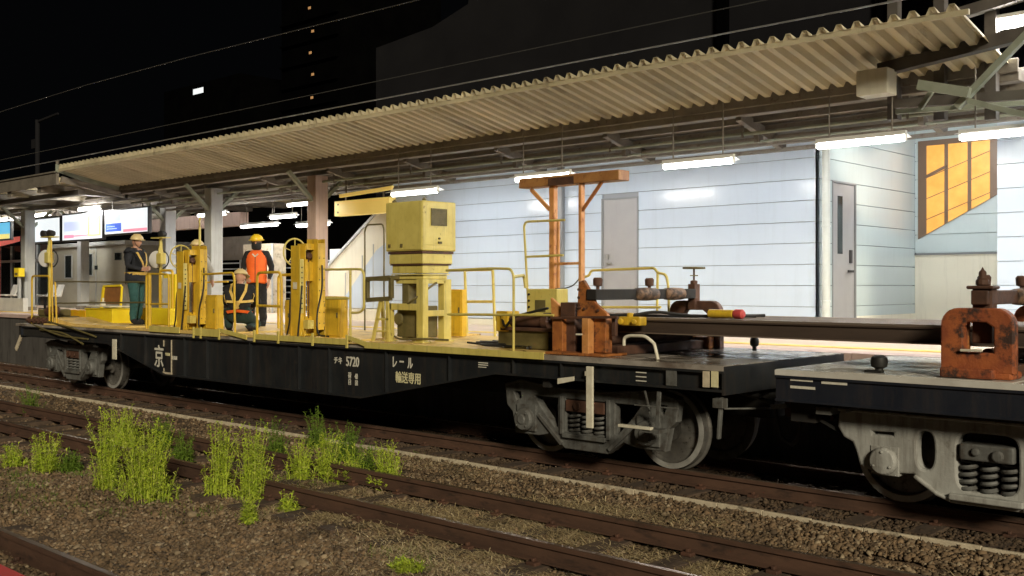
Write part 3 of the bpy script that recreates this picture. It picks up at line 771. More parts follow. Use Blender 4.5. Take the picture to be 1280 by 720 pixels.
rail_part([[PT(642,346,Yn), PT(655,344,9.4), PT(657,360,9.4)]], .02, 'pale_yellow')
rail_part([[PT(660,375,9.9), PT(655,282,9.9), PT(658,277,9.9), PT(706,275,9.9)], [PT(658,321,9.9), PT(704,319,9.9)]], .015, 'pale_yellow')
rail_part([[PT(727,346,11.2), PT(736,345,11.2), PT(739,338,11.2), PT(818,335,11.2), PT(822,341,11.2), PT(833,343,11.2), PT(836,362,11.2), DK(836,11.2)], [PT(822,341,11.2), DK(821,11.2)], [PT(752,384,11.2), PT(826,384,11.2)]], .018, 'pale_yellow')

# ---- wagon 2 (continues out of the picture)
X2L, X2R = -4.85, 9.2
w2 = thing('flat_wagon', 'navy black flat wagon at the right with pale grey bogie and rusty clamp frame', 'railway wagon', (2, YC, 0))
d = MB(); d.box(X2L, X2R, YN, YF, DZ-.05, DZ)
x = X2L
while x < 2:
    w = rnd.uniform(.5, 1.); d.box(x+.01, min(x+w-.008, X2R), YN+.012, YF-.01, DZ, DZ+.004+rnd.uniform(0, .008)); x += w
d.build('deck', 'pale_deck', w2, bevel=.004)
for y0, y1, o in ((YN+.02, YN+.05, -1), (YF-.05, YF-.02, 1)):
    m = MB(); m.box(X2L, X2R, y0, y1, .93, DZ-.05); m.box(X2L, X2R, YN if o<0 else YF-.06, YN+.06 if o<0 else YF, .922, .945); m.box(X2L, X2R, YN if o<0 else YF-.06, YN+.06 if o<0 else YF, DZ-.075, DZ-.052)
    m.build('side_sill', 'navy_paint', w2, bevel=.004)
m = MB(); m.box(X2L+.002, X2L+.03, YN+.05, YF-.05, .93, DZ-.052); m.build('end_sill', 'navy_paint', w2)
m = MB(); m.box(X2L+.1, X2R, 9.85, 10.25, .6, 1.1); m.box(-4.4, 0, YN+.2, YF-.2, .88, 1.0)
m.box(-4.8, -4.55, 9.0, 9.3, .72, .92); m.bar((-4.6, 9.0, .8), (-4.3, 9.3, .55), .03)
m.build('center_sill', 'under_black', w2)
bogie_cast(w2, -3.05); bogie_cast(w2, 7.0)
coupler(w2, X2L, -1)
m = MB()
for a, b, c_ in ((988,1016,475),(988,1019,484.5),(1027,1059,479)): 
    Y = YN+.018; z = ZZ((a+b)/2, c_, Y); m.box(XY(a,Y), XY(b,Y), Y-.004, Y, z-.012, z+.012)
m.build('stencil_line', 'letter_white', w2)
m = MB(); Y = 8.9; m.bar((XY(1058,Y),Y,ZZ(1058,514,Y)), (XY(1080,Y),Y+.05,ZZ(1080,506,Y)), .03); m.build('uncoupling_lever', 'cast_grey', w2); m = MB(); m.box(XY(1026,9.), XY(1044,9.), 8.9, 9.1, ZZ(1035,517,9.), ZZ(1035,508,9.)); m.build('bracket', 'cast_grey', w2); m = MB()
m.bar((XY(965,9.2),9.2,ZZ(965,508,9.2)), (XY(985,9.1),9.1,ZZ(985,507,9.1)), .04); m.build('uncoupling_lever', 'cast_grey', w2, bevel=.005)
for par, px, py, Y in ((w1, 943, 431, 11.1), (w2, 1099, 461, 8.95)):
    m = MB(); r = .055 if par is w1 else .075; x, z = XY(px, Y), DZ
    m.lathe((x, Y, z), (0,0,1), [(r*.5,0),(r*.45,.05),(r*.9,.07),(r,.11),(r*.9,.15),(r*.5,.17),(0,.17)], 16)
    if par is w2: m.box(x-.12, x+.03, Y-.04, Y+.04, z, z+.035)
    m.build('deck_knob', 'black_rubber', par, smooth=True)

# ------------------------------------------------------------------ EQUIPMENT ON THE WAGONS
FZ = DZ+.03
def winch_tower(x, y0, top, label, hook=True):
    t = thing('winch_tower', label, 'winch tower', (x, y0+.2, FZ), 'winch towers on the work wagon')
    z0 = FZ
    def channel(mb, xa, xb, ya, yb, za, zb, t_=.012):
        # U channel open towards +X
        mb.box(xa, xa+t_, ya, yb, za, zb); mb.box(xa+t_, xb, ya, ya+t_, za, zb); mb.box(xa+t_, xb, yb-t_, yb, za, zb)
    m = MB(); channel(m, x-.17, x+.05, y0, y0+.11, z0, top-.10); m.box(x-.15, x+.04, y0+.02, y0+.09, z0, z0+1.0)
    m.build('mast_channel', 'yellow', t, bevel=.004)
    m = MB(); channel(m, x-.12, x+.14, y0+.25, y0+.39, z0, top); m.box(x+.135, x+.15, y0+.25, y0+.39, z0+.1, top-.06)
    m.build('mast_channel', 'yellow', t, bevel=.006)
    for q_ in ((x-.16, x+.06, y0+.112, y0+.248, top-.16, top-.07), (x-.15, x-.0, y0+.112, y0+.248, z0, z0+.3)):
        m = MB(); m.box(*q_); m.build('cross_plate', 'yellow', t)
    m = MB(); m.box(x-.16, x+.03, y0+.112, y0+.248, top-.62, top-.34)
    m.prism([(y0+.13, top-.34),(y0+.24, top-.34),(y0+.2, top-.26)], 'x', x-.1, x)
    m.build('cross_plate', 'yellow', t)
    m = MB(); m.box(x-.12, x-.02, y0+.12, y0+.24, top-.32, top-.18); m.lathe((x-.0, y0+.18, top-.25), (1,0,0), [(.05,0),(.05,.05),(.03,.06),(0,.06)], 14)
    m.tube([(x+.02, y0+.18, top-.3), (x+.02, y0+.18, z0+.5)], .012, 8)
    m.build('drive_motor', 'dark_rust', t, bevel=.006)
    # perforated strap
    h = []
    zs = top-.42
    s = MB()
    m2 = MB(); m2.box(x+.062, x+.072, y0-.01, y0+.06, z0+.35, top-.3)
    m2.build('perforated_strap', 'pale_yellow', t, bevel=.002)
    s = MB()
    for k in range(9): s.lathe((x+.0715, y0+.025, z0+.42+k*.075), (1,0,0), [(.012,0),(.012,.002),(0,.002)], 10)
    s.build('strap_holes', 'black_rubber', t)
    for k in range(1):
        s = MB(); s.box(x+.05, x+.17, y0+.06, y0+.17, z0+.12, z0+.25); s.build('latch_box', 'pale_yellow', t, bevel=.008)
    # hand wheel on the left side
    c = Vector((x-.24, y0+.12, top-.19)); R = .20
    m = MB(); m.tube([c+Vector((0, R*math.cos(2*PI*k/28), R*math.sin(2*PI*k/28))) for k in range(29)], .013, 8, False)
    for k in range(5):
        a = 2*PI*k/5+.3; m.tube([c, c+Vector((0, R*math.cos(a), R*math.sin(a)))], .008, 6)
    m.lathe(c-Vector((.02,0,0)), (1,0,0), [(.035,0),(.035,.05),(.02,.06),(.02,.14),(0,.14)], 12)
    m.build('hand_wheel', 'pale_yellow', t, smooth=True)
    m = MB(); m.box(x-.2, x+.2, y0-.02, y0+.42, z0, z0+.015); m.bar((x-.15, y0+.02, z0+.015), (x-.15, y0+.02, z0+.35), .03)
    for k in (-1, 1): m.prism([(x+k*.14, z0+.015),(x+k*.19, z0+.015),(x+k*.14, z0+.15)], 'y', y0-.012, y0+.0)
    m.build('base_plate', 'yellow', t, bevel=.003)
    # warning sticker and bolts
    m = MB()
    for k in range(7): m.lathe((x+.15, y0+.28, z0+.2+k*.16), (1,0,0), [(.009,0),(.009,.008),(0,.008)], 6); m.lathe((x+.15, y0+.36, z0+.2+k*.16), (1,0,0), [(.009,0),(.009,.008),(0,.008)], 6)
    m.build('bolt', 'dark_olive', t)
    if hook:
        m = MB(); m.tube([(x+.01, y0+.33, top), (x+.01, y0+.33, top+.32)], .02, 8); m.tube([(x+.01, y0+.33, top+.32), (x+.05, y0+.30, top+.42), (x-.02, y0+.36, top+.52)], .012, 6)
        m.build('lifting_hook', 'pale_yellow', t, smooth=True)
    return t
x1 = XY(232, 9.05); winch_tower(x1, 8.98, ZZ(240, 307, 9.15), 'left yellow winch tower with hand wheel beside the man in the navy jacket')
x2 = XY(377, 9.05); winch_tower(x2, 8.98, ZZ(380, 299, 9.15), 'right yellow winch tower with hand wheel next to the handrail behind the orange vest man', False)

def cabinet(px0, py0, Y, w, dp, h, label, mat='yellow'):
    x = XY(px0, Y); t = thing('cabinet', label, 'cabinet', (x+w/2, Y+dp/2, FZ), 'yellow machine cabinets')
    m = MB(); m.box(x, x+w, Y, Y+dp, FZ, FZ+h); m.build('housing', mat, t, bevel=.012)
    m = MB(); m.box(x+.02, x+w-.02, Y-.012, Y, FZ+.04, FZ+h-.03); m.build('door', mat, t, bevel=.005)
    m = MB(); m.box(x+w-.06, x+w-.04, Y-.03, Y-.012, FZ+h*.5, FZ+h*.62); m.box(x+.01, x+.02, Y-.02, Y-.012, FZ+h*.2, FZ+h*.28); m.box(x+.01, x+.02, Y-.02, Y-.012, FZ+h*.75, FZ+h*.83); m.build('latch', 'dark_olive', t, bevel=.002)
    return t
cabinet(257, 0, 9.25, .34, .14, .60, 'yellow cabinet on the wagon beside the left winch tower, in front of the kneeling man')
cabinet(356, 0, 9.35, .18, .12, .53, 'narrow yellow cabinet tucked against the left side of the right winch tower')
cabinet(406, 0, 9.1, .36, .14, .60, 'yellow cabinet on the wagon right of the right winch tower')
cabinet(559, 0, 10.7, .32, .10, .70, 'yellow cabinet behind the right leg of the tall generator stand')

def hose_run(label_name, paths, par, mat='black_rubber', rr=.013):
    for p in paths:
        m = MB(); m.tube(rounded(p, .12), rr, 7); m.build(label_name, mat, par, smooth=True)
for tx, nm in ((x1, 'winch_tower'), (x2, 'winch_tower.001')):
    par = bpy.data.objects[nm]
    hose_run('hose', [[(tx+.16, 9.30, 2.3), (tx+.22, 9.26, 1.95), (tx+.17, 9.2, 1.6), (tx+.24, 9.15, 1.28), (tx+.6, 9.1, 1.27)],
                      [(tx-.18, 9.06, 2.2), (tx-.22, 9.0, 1.8), (tx-.2, 8.98, 1.45), (tx-.3, 9.0, 1.27)],
                      [(tx+.08, 9.0, 2.0), (tx+.1, 8.95, 1.6), (tx+.07, 8.94, 1.35), (tx+.1, 8.9, 1.1), (tx+.12, 8.86, .98)]], par)
    m = MB()
    for k in range(16): m.tube([(tx+.02+.011*math.cos(a)*(k%2), 9.16+.011*math.cos(a)*(1-k%2), 2.3-k*.05+.026*math.sin(a)) for a in [2*PI*q/8 for q in range(9)]], .004, 5, False)
    m.build('chain', 'dark_rust', par)
    m = MB(); m.box(tx-.10, tx-.0, 8.967, 8.969, 1.95, 2.05); m.build('warning_plate', 'white_paint', par)

# left end lamp mast with mirror
def lamp_mast(px, py_top, Y, label, lamps=2):
    x = XY(px, Y); zt = ZZ(px, py_top, Y); t = thing('lamp_mast', label, 'lamp mast', (x, Y, FZ), 'lamp masts on the work wagon')
    m = MB(); m.bar((x, Y, FZ), (x, Y, zt), .05); m.box(x-.07, x+.07, Y-.07, Y+.07, FZ, FZ+.02); m.prism([(Y-.09, zt-.45),(Y+.08, zt-.45),(Y+.02, zt-.15),(Y-.03, zt-.15)], 'x', x-.02, x+.02)
    m.build('mast', 'pale_yellow', t, bevel=.004)
    m = MB(); m.box(x-.22, x+.22, Y-.1, Y+.1, zt, zt+.02); m.build('top_plate', 'pale_yellow', t, bevel=.003)
    for k in ((-.14, .16) if lamps == 2 else (.14,)):
        m = MB(); m.lathe((x+k, Y-.06, zt+.08), (.35,-1,0), [(.05,-.1),(.065,-.04),(.07,.03),(.062,.035),(0,.035)], 16); m.bar((x+k, Y, zt+.02), (x+k, Y, zt+.06), .02)
        m.build('work_lamp', 'black_rubber', t, smooth=True)
    m = MB(); m.lathe((x-.12, Y-.03, zt-.42), (.5,-1,0), [(.17,-.02),(.175,.0),(.165,.012),(.08,.02),(0,.022)], 28); m.build('reflector', 'mirror', t, smooth=True)
    m = MB(); m.tube([(x-.12+.17*math.cos(a)*.95, Y+.05+.1*math.cos(a), zt-.42+.19*math.sin(a)) for a in [2*PI*k/20 for k in range(21)]], .012, 6, False); m.build('guard_ring', 'black_rubber', t, smooth=True)
    m = MB(); m.box(x+.06, x+.26, Y-.14, Y-.02, zt-.52, zt-.3); m.build('junction_box', 'pale_yellow', t, bevel=.02)
    return t
lamp_mast(62, 297, 8.95, 'lamp mast with two black lamps and a round reflector, far left on the wagon')
lamp_mast(201, 298, 10.4, 'lamp mast with a round reflector just right of the man in the navy jacket', 1)

# left end machinery
t = thing('end_machine', 'dirty yellow brown coupler machinery at the far left end of the wagon', 'machinery', (XY(45, 9), 9.2, .9))
m = MB(); xa = XY(38, 8.9)
m.box(xa, xa+1.0, 8.86, 9.5, DZ-.0, DZ+.16); m.box(xa+.1, xa+.8, 9.0, 9.4, DZ+.16, DZ+.3); m.box(xa-.2, xa+.4, 9.0, 9.3, DZ-.15, DZ-.02)
m.build('housing', 'dark_olive', t, bevel=.03)
m = MB()
for k in range(5):
    m = MB(); m.lathe((xa+.1+k*.22, 8.86, DZ+.08), (0,-1,0), [(.07,0),(.07,.04),(.03,.05),(.03,.09),(0,.09)], 12); m.build('valve', 'dark_rust', t)
m = MB(); m.lathe((xa+.75, 8.95, DZ+.25), (1,0,.1), [(.09,0),(.1,.05),(.1,.35),(.05,.38),(0,.38)], 14)
m.build('accumulator', 'dark_rust', t, bevel=.004)
m = MB(); m.bar(PT(31,409,8.85), PT(20,437,8.85), .10, .03, (0,1,0)); m.build('hinged_arm', 'kerb', t, bevel=.006)
m = MB()
for a, b, c_ in (((50,412),(80,416),(104,430)),((40,405),(75,420),(110,424)),((60,402),(90,410),(120,421))):
    m.tube(rounded([PT(*a,8.8), PT(*b,8.72), PT(*c_,8.8)], .6), .018, 8)
m.build('cable', 'dark_olive', t, smooth=True)
m = MB(); m.box(XY(28,8.9), XY(75,8.9), 8.83, 8.86, DZ-.24, DZ-.02); m.build('side_plate', 'under_black', t)

# yellow trough boxes and sloping plate at the left
Yb = 9.7
t = thing('storage_trough', 'bright orange and yellow low boxes on the left end of the wagon floor', 'trough', (XY(105, Yb), Yb, FZ))
za, zb = FZ, FZ+.24
m = MB(); m.box(XY(78,Yb), XY(107,Yb)-.01, Yb, Yb+.6, za, zb); m.build('orange_box', 'orange_yellow', t, bevel=.015)
m = MB(); m.box(XY(107,Yb), XY(140,Yb), Yb, Yb+.7, za, zb+.03); m.box(XY(107,Yb)-.02, XY(140,Yb)+.02, Yb-.02, Yb+.72, zb+.03, zb+.05); m.build('yellow_box', 'bright_yellow', t, bevel=.012)
m = MB(); m.prism([(XY(70,8.9), za+.12),(XY(95,8.9), za+.02),(XY(160,8.9), za+.02),(XY(160,8.9), za),(XY(70,8.9), za)], 'y', 8.86, 9.62); m.build('ramp_plate', 'yellow_floor', t, bevel=.004)
m = MB(); m.box(XY(105,Yb), XY(135,Yb), Yb+.05, Yb+.5, zb+.08, zb+.10); m.lathe((XY(117,Yb), Yb+.2, zb+.1), (0,0,1), [(.05,0),(.05,.08),(.02,.09),(.02,.16),(0,.16)], 12); m.build('tray', 'white_paint', t, bevel=.004)
Yc = 10.5
t = thing('tilted_panel', 'brown board in a slanted yellow frame behind the waist of the navy jacket man', 'panel', (XY(140,Yc), Yc, FZ))
m = MB(); p = [PT(126,380,Yc), PT(131,359,Yc), PT(152,358,Yc), PT(149,380,Yc)]
m.prism([(a[0], a[2]) for a in p], 'y', Yc, Yc+.03); m.build('board', 'brown_panel', t)
m = MB(); m.bar((p[0][0]-.02, Yc-.01, FZ), (p[1][0]-.02, Yc-.01, p[1][2]), .07, .05, (0,1,0)); m.bar((p[1][0]-.04, Yc-.01, p[1][2]+.02), (p[2][0], Yc-.01, p[2][2]+.02), .04); m.bar((p[3][0]+.02, Yc, FZ), (p[2][0]+.02, Yc, p[2][2]), .04)
m.build('frame', 'bright_yellow', t, bevel=.004)
Yc = 10.2
t = thing('machine_console', 'yellow console with a grey front between the navy jacket man and the left winch tower', 'console', (XY(205,Yc), Yc, FZ))
m = MB(); m.box(XY(204,Yc), XY(219,Yc), Yc, Yc+.5, FZ, FZ+.98); m.build('housing', 'bright_yellow', t, bevel=.015)
m = MB(); m.box(XY(205,Yc), XY(213,Yc), Yc-.02, Yc, FZ+.3, FZ+.9); m.build('front_cover', 'seat_white', t, bevel=.006)
m = MB(); m.box(XY(190,Yc), XY(219,Yc)+.2, Yc-.25, Yc-.03, FZ, FZ+.32); m.build('toe_box', 'bright_yellow', t, bevel=.015)

# power unit on its stand
Yg = 9.3
xa, xb = XY(482, Yg), XY(528, Yg); wy = .62
zb_ = ZZ(505, 314, Yg); zt = ZZ(505, 252, Yg)
t = thing('generator_stand', 'tall pale yellow generator housing on an open leg stand in mid wagon', 'generator', ((xa+xb)/2, Yg+wy/2, FZ))
m = MB(); m.box(xa, xb, Yg, Yg+wy, zb_, zt); m.build('housing', 'pale_yellow', t, bevel=.018)
m = MB(); m.box(xb, xb+.004, Yg+.16, Yg+.43, zt-.32, zt-.11)
h = m.build('window', 'dark_olive', t)
m = MB()
for k in range(7): m.box(xb+.004, xb+.012, Yg+.17, Yg+.42, zt-.305+k*.028, zt-.300+k*.028+.006)
m.box(xb+.004, xb+.014, Yg+.15, Yg+.44, zt-.33, zt-.322); m.box(xb+.004, xb+.014, Yg+.15, Yg+.44, zt-.108, zt-.1); m.box(xb+.004, xb+.014, Yg+.15, Yg+.158, zt-.33, zt-.1); m.box(xb+.004, xb+.014, Yg+.432, Yg+.44, zt-.33, zt-.1)
m.build('louvre', 'dark_olive', h)
m = MB(); m.box(xa+.02, xb-.02, Yg-.006, Yg, zb_+.02, zt-.03); m.box(xb, xb+.005, Yg+.02, Yg+wy-.02, zb_+.08, zb_+.085)
m.build('side_cover', 'pale_yellow', t, bevel=.003)
for yy, xx in ((Yg-.01, xa+.35), (Yg-.01, xa+.1)): m = MB(); m.box(xx-.02, xx+.02, yy-.015, yy, zb_+.06, zb_+.10); m.build('latch', 'dark_olive', t)
m = MB(); m.box(xb, xb+.02, Yg+.28, Yg+.34, zb_+.10, zb_+.13); m.lathe((xb+.0, Yg+.3, zb_+.17), (1,0,0), [(.015,0),(.015,.02),(0,.02)], 10)
for cx in (xa+.07, xb-.07): m.build('latch' if cx < xa+.1 else 'lifting_eye', 'dark_olive', t); m = MB(); m.lathe((cx, Yg+.1, zt), (0,0,1), [(.03,0),(.03,.03),(.015,.035),(.015,.05),(0,.05)], 10)
m.build('lifting_eye', 'dark_olive', t)
m = MB(); m.box(xa+.03, xb-.02, Yg+.02, Yg+wy-.03, zb_-.035, zb_-.004); m.build('gasket', 'dark_rust', t)
m = MB(); m.box(xa+.04, xb-.03, Yg+.03, Yg+wy-.04, zb_-.17, zb_-.037); m.box(xa+.07, xb-.06, Yg+.06, Yg+wy-.08, zb_-.30, zb_-.19); m.box(xa+.06, xb-.05, Yg+.05, Yg+wy-.07, zb_-.325, zb_-.31); m.box(xa+.09, xb-.07, Yg+.08, Yg+wy-.1, zb_-.38, zb_-.327)
m.build('turntable_base', 'pale_yellow', t, bevel=.008)
m = MB(); m.box(xa+.05, xb-.04, Yg+.04, Yg+wy-.05, zb_-.19, zb_-.172); m.build('seal', 'dark_rust', t)
zl = zb_-.38
def stand_leg(x, y, w=.09, d=.09, z1=None, mat='pale_yellow'):
    m = MB(); m.box(x, x+w, y, y+d, FZ-.01, z1 or zl); m.box(x-.03, x+w+.03, y-.03, y+d+.03, FZ-.01, FZ+.01); m.build('leg', mat, t, bevel=.006)
stand_leg(xa+.02, Yg-.02, .12, .06, zl-.33); stand_leg(xb-.1, Yg-.02, .13, .10); stand_leg(xa+.08, Yg+wy-.2, .1, .1); stand_leg(xb-.17, Yg+wy-.18, .12, .14)
m = MB(); m.box(xa+.02, xb-.1, Yg-.02, Yg+.04, zl-.42, zl-.33); m.box(xa+.1, xb-.05, Yg+.1, Yg+wy-.15, zl-.06, zl-.003)
m.box(xb-.04, xb, Yg+.08, Yg+.4, zl-.5, zl-.42); m.build('cross_bar', 'pale_yellow', t, bevel=.006)
m = MB(); m.box(xa+.2, xa+.34, Yg+.12, Yg+.3, FZ+.02, zl); m.box(xa+.12, xb-.15, Yg+.1, Yg+.42, FZ+.05, FZ+.48); m.lathe((xa+.2, Yg+.08, FZ+.3), (0,-1,0), [(.09,0),(.09,.03),(.05,.04),(0,.04)], 14)
m.build('pump', 'dark_olive', t, bevel=.015)
m = MB(); m.tube(rounded([(xa+.45, Yg+.0, zl-.34), (xb-.12, Yg-.05, zl-.28), (xb+.05, Yg+.1, zl-.1), (xb-.05, Yg+.3, zl-.05)], .1), .015, 8)
m.tube(rounded([(xa+.2, Yg-.01, FZ+.06), (xa+.4, Yg-.08, FZ+.03), (xb, Yg-.05, FZ+.05), (xb+.4, Yg+.1, FZ+.04)], .1), .014, 8)
m.build('hose', 'dark_olive', t, smooth=True)

# control desk frame left of the generator
Yd = 9.25
t = thing('control_desk', 'olive framed control desk on splayed legs left of the generator stand', 'control desk', (XY(475,Yd), Yd, FZ))
a, b, c_, d_ = PT(459,349,Yd), PT(489,347,Yd), PT(489,373,Yd), PT(459,375,Yd)
m = MB()
for p, q in ((a,b),(b,c_),(c_,d_),(d_,a)): m.bar(p, q, .06, .055, (0,1,0))
m.bar(b, (b[0], Yd+.35, b[2]), .05); m.bar(a, (a[0], Yd+.35, a[2]), .05); m.bar((a[0], Yd+.35, a[2]), (b[0], Yd+.35, b[2]), .05)
m.build('desk_frame', 'dark_olive', t, bevel=.005)
for q0, q1 in ((PT(476,376,Yd), DK(466,Yd)), (PT(484,374,Yd), DK(486,Yd)), (PT(478,374,Yd+.3), DK(480,Yd+.35))):
    m = MB(); m.bar(q0, q1, .055, .03, (0,1,0)); m.build('leg', 'pale_yellow', t, bevel=.004)
m = MB(); m.bar(PT(472,399,Yd), PT(487,399,Yd), .03); m.bar(PT(472,414,Yd), PT(487,414,Yd), .05, .02); m.build('cross_bar', 'pale_yellow', t, bevel=.003)

# yellow control box and hydraulic pump near the orange post
Yk = 9.75
t = thing('control_box', 'yellow control box with a small recessed window behind the orange gantry post', 'control box', (XY(680,Yk), Yk, FZ))
xa, xb = XY(658,Yk), XY(696,Yk); za, zt_ = ZZ(676,404,Yk), ZZ(676,361,Yk)
m = MB(); m.box(xa, xb, Yk, Yk+.22, FZ, zt_); m.build('housing', 'pale_yellow', t, bevel=.012)
m = MB(); m.box(XY(669,Yk), XY(682,Yk), Yk-.006, Yk, ZZ(676,390,Yk), ZZ(676,375,Yk)); m.build('window', 'dark_olive', t, bevel=.002)
m = MB()
for k in range(4): m.lathe((xa+.05, Yk, zt_-.07-k*.08), (0,-1,0), [(.013,0),(.013,.02),(0,.02)], 8)
m.build('button', 'black_rubber', t)
Yp = 9.2
t = thing('hydraulic_pump', 'dark hydraulic pump with yellow end housing and hoses at the end of the rail load', 'pump', (XY(650,Yp), Yp, FZ))
xa, xb = XY(627,Yp), XY(684,Yp); zc = ZZ(655,401,Yp)
m = MB(); m.lathe((xa, Yp+.1, zc), (1,0,0), [(.06,0),(.08,.02),(.08,.6),(.06,.62),(0,.62)], 18); m.box(xa, xb+.1, Yp-.02, Yp+.25, zc-.12, zc-.08); m.lathe((xb-.12, Yp+.1, zc), (1,0,0), [(.1,0),(.1,.09),(0,.09)], 18)
m.build('motor', 'dark_rust', t, smooth=True)
m = MB(); m.box(xa-.1, xa+.1, Yp, Yp+.22, zc-.14, zc+.11); m.box(xa-.14, xa-.1, Yp+.03, Yp+.19, zc-.02, zc+.05); m.box(xa+.02, xa+.08, Yp-.04, Yp, zc-.1, zc+.06); m.build('end_housing', 'yellow', t, bevel=.015)
m = MB(); m.box(xa-.08, xb, Yp+.02, Yp+.2, FZ, zc-.12); m.build('mounting', 'dark_olive', t, bevel=.01)
m = MB()
rh = random.Random(5)
for k in range(9):
    ps = [Vector((XY(rh.uniform(575,600),9.2), rh.uniform(9.0,10.2), FZ+.03))]
    for j in range(4): ps.append(ps[-1]+Vector((rh.uniform(.12,.4), rh.uniform(-.22,.22), rh.uniform(-.02,.03))))
    for p in ps: p.z = max(p.z, FZ+.02)
    m.tube(rounded(ps, .25), rh.choice((.014,.018,.011)), 7)
m.tube(rounded([(xa, Yp, zc+.05), (xa+.15, Yp-.1, zc-.1), (xa+.3, Yp-.12, zc+.05), (xb+.1, Yp-.1, zc+.16)], .15), .016, 8)
m.build('hose', 'black_rubber', t, smooth=True)

# orange gantry
Yo = 10.1
t = thing('gantry_frame', 'orange two post gantry frame with a long header above the rail clamp', 'gantry', (XY(708,Yo), Yo, DZ))
z1, z2 = ZZ(715,230.5,Yo), ZZ(715,218,Yo)
m = MB(); m.box(XY(652,Yo), XY(777,Yo), Yo-.06, Yo+.16, z1, z2); m.build('header', 'orange_header', t, bevel=.01)
m = MB(); m.box(XY(689,Yo), XY(721,Yo), Yo-.066, Yo-.06, z1-.0, z2-.03); m.build('dark_plate', 'dark_rust', t)
for px, w in ((691, .085), (726.5, .045)):
    m = MB(); x = XY(px, Yo); m.box(x-w/2, x+w/2, Yo-.03, Yo+.05, DZ+.01, z1); m.build('post', 'orange_post', t, bevel=.008)
m = MB(); m.bar(PT(664,237,Yo), PT(687,262,Yo), .05, .03, (0,1,0)); m.build('brace', 'orange_post', t, bevel=.004)
m = MB(); m.bar(PT(756,222,Yo), PT(728,263,Yo), .04, .03, (0,1,0)); m.build('brace', 'orange_rust', t, bevel=.004)
m = MB(); m.bar(PT(693,330,Yo), PT(725,329,Yo), .035); m.bar(PT(698,276,Yo), PT(698,360,Yo), .03); m.build('tie_bar', 'orange_post', t, bevel=.003)
m = MB(); m.tube(rounded([PT(691,361,Yo), PT(705,361,Yo), PT(717,357,Yo), PT(725,347,Yo)], .2), .008, 6); m.build('cable', 'black_rubber', t, smooth=True)

# rail clamps: near pillar, far arch, cross beam with screw masts
def arch_plate(mb_name, xc, y0, y1, mat, par, w=.55, z0=DZ+.07, z1=1.81):
    r = .13
    L, R_ = xc-w/2, xc+w/2
    outer = [(L, z0),(L, z1-r)]+arc(L+r, z1-r, r, 180, 90, 6)+arc(R_-r, z1-r, r, 90, 0, 6)+[(R_, z0)]
    iw = w*.27; hz0, hz1 = z0+.14, z1-.09
    hole = [(xc-iw+.03, hz0),(xc-iw+.03, hz1-.05),(xc-iw+.07, hz1),(xc+iw-.07, hz1),(xc+iw, hz1-.05),(xc+iw, hz0)]
    return plate(mb_name, outer, [hole], y0, y1, mat, par, .014)
def clamp(xc, label, near_arch, y_far=11.05):
    t = thing('rail_clamp', label, 'rail clamp', (xc, YC, DZ), None)
    # supports under the rails
    m = MB(); m.box(xc-.22, xc+.22, 9.2, 11.2, DZ+.012, 1.33); m.lathe((xc, 9.2, 1.40), (0,1,0), [(.066,0),(.066,1.95),(0,1.95)], 18); m.build('roller_bed', 'dark_rust', t, bevel=.01)
    # far arch
    arch_plate('arch_frame', xc, y_far, y_far+.10, 'red_brown' if near_arch else 'dark_rust', t, .72, DZ+.01, 1.80)
    m = MB(); m.box(xc-.25, xc+.30, y_far-.12, y_far, DZ+.005, DZ+.16); m.build('foot_block', 'orange_rust', t, bevel=.02)
    m = MB(); m.box(xc-.05, xc+.05, y_far-.06, y_far+.06, 1.7, 2.02); m.lathe((xc, y_far, 2.02), (0,0,1), [(.045,0),(.045,.04),(.012,.05),(.012,.20),(0,.20)], 12)
    m.build('screw_mast', 'dark_rust', t, bevel=.015)
    m = MB(); c = Vector((xc, y_far, 2.22)); m.tube([c+Vector((.13*math.cos(2*PI*k/20), .13*math.sin(2*PI*k/20), 0)) for k in range(21)], .014, 6, False)
    m.lathe(c-Vector((0,0,.01)), (0,0,1), [(.11,0),(.11,.012),(0,.012)], 20); m.lathe(c-Vector((0,0,.1)), (0,0,1), [(.05,0),(.05,.012),(0,.012)], 16)
    m.build('hand_wheel', 'dark_olive', t, smooth=True)
    m = MB(); m.box(xc-.07, xc+.07, 9.0, y_far-.06, 1.84, 1.96); m.build('cross_beam', 'dark_rust' if near_arch else 'under_black', t, bevel=.01)
    for ya, yb in ((9.75, 10.2), (10.35, 10.75)):
        m = MB(); m.lathe((xc+.04, ya, 1.90), (0,1,0), [(.05,0),(.072,.03),(.078,(yb-ya)/2),(.07,yb-ya-.03),(.05,yb-ya)], 14); m.build('sleeve', 'worn_tan', t, smooth=True)
    for yy in (9.12, 10.1):
        m = MB(); m.lathe((xc, yy, 1.96), (0,0,1), [(.02,0),(.02,.03),(.05,.04),(.055,.11),(.04,.13),(0,.13)], 14); m.build('clamp_knob', 'dark_rust', t, smooth=True)
    return t
cl = clamp(-3.08, 'rusty orange arched rail clamp with a screw mast on the right wagon', True)
arch_plate('arch_frame', -3.08, 8.93, 9.05, 'red_brown', cl, .56, DZ+.075, 1.80)
m = MB(); m.box(-3.36, -2.92, 8.86, 8.93, DZ+.015, DZ+.10); m.box(-3.36, -2.80, 8.93, 9.2, DZ+.012, DZ+.075); m.build('foot_block', 'red_brown', cl, bevel=.02)
m = MB(); m.box(-3.16, -3.0, 9.06, 9.2, DZ+.3, 2.0); m.box(-3.19, -2.97, 9.0, 9.18, 1.97, 2.0); m.lathe((-3.08, 9.08, 2.0), (0,0,1), [(.055,0),(.055,.05),(.03,.06),(.03,.12),(.015,.13),(0,.16)], 12); m.build('screw_mast', 'dark_rust', cl, bevel=.015)
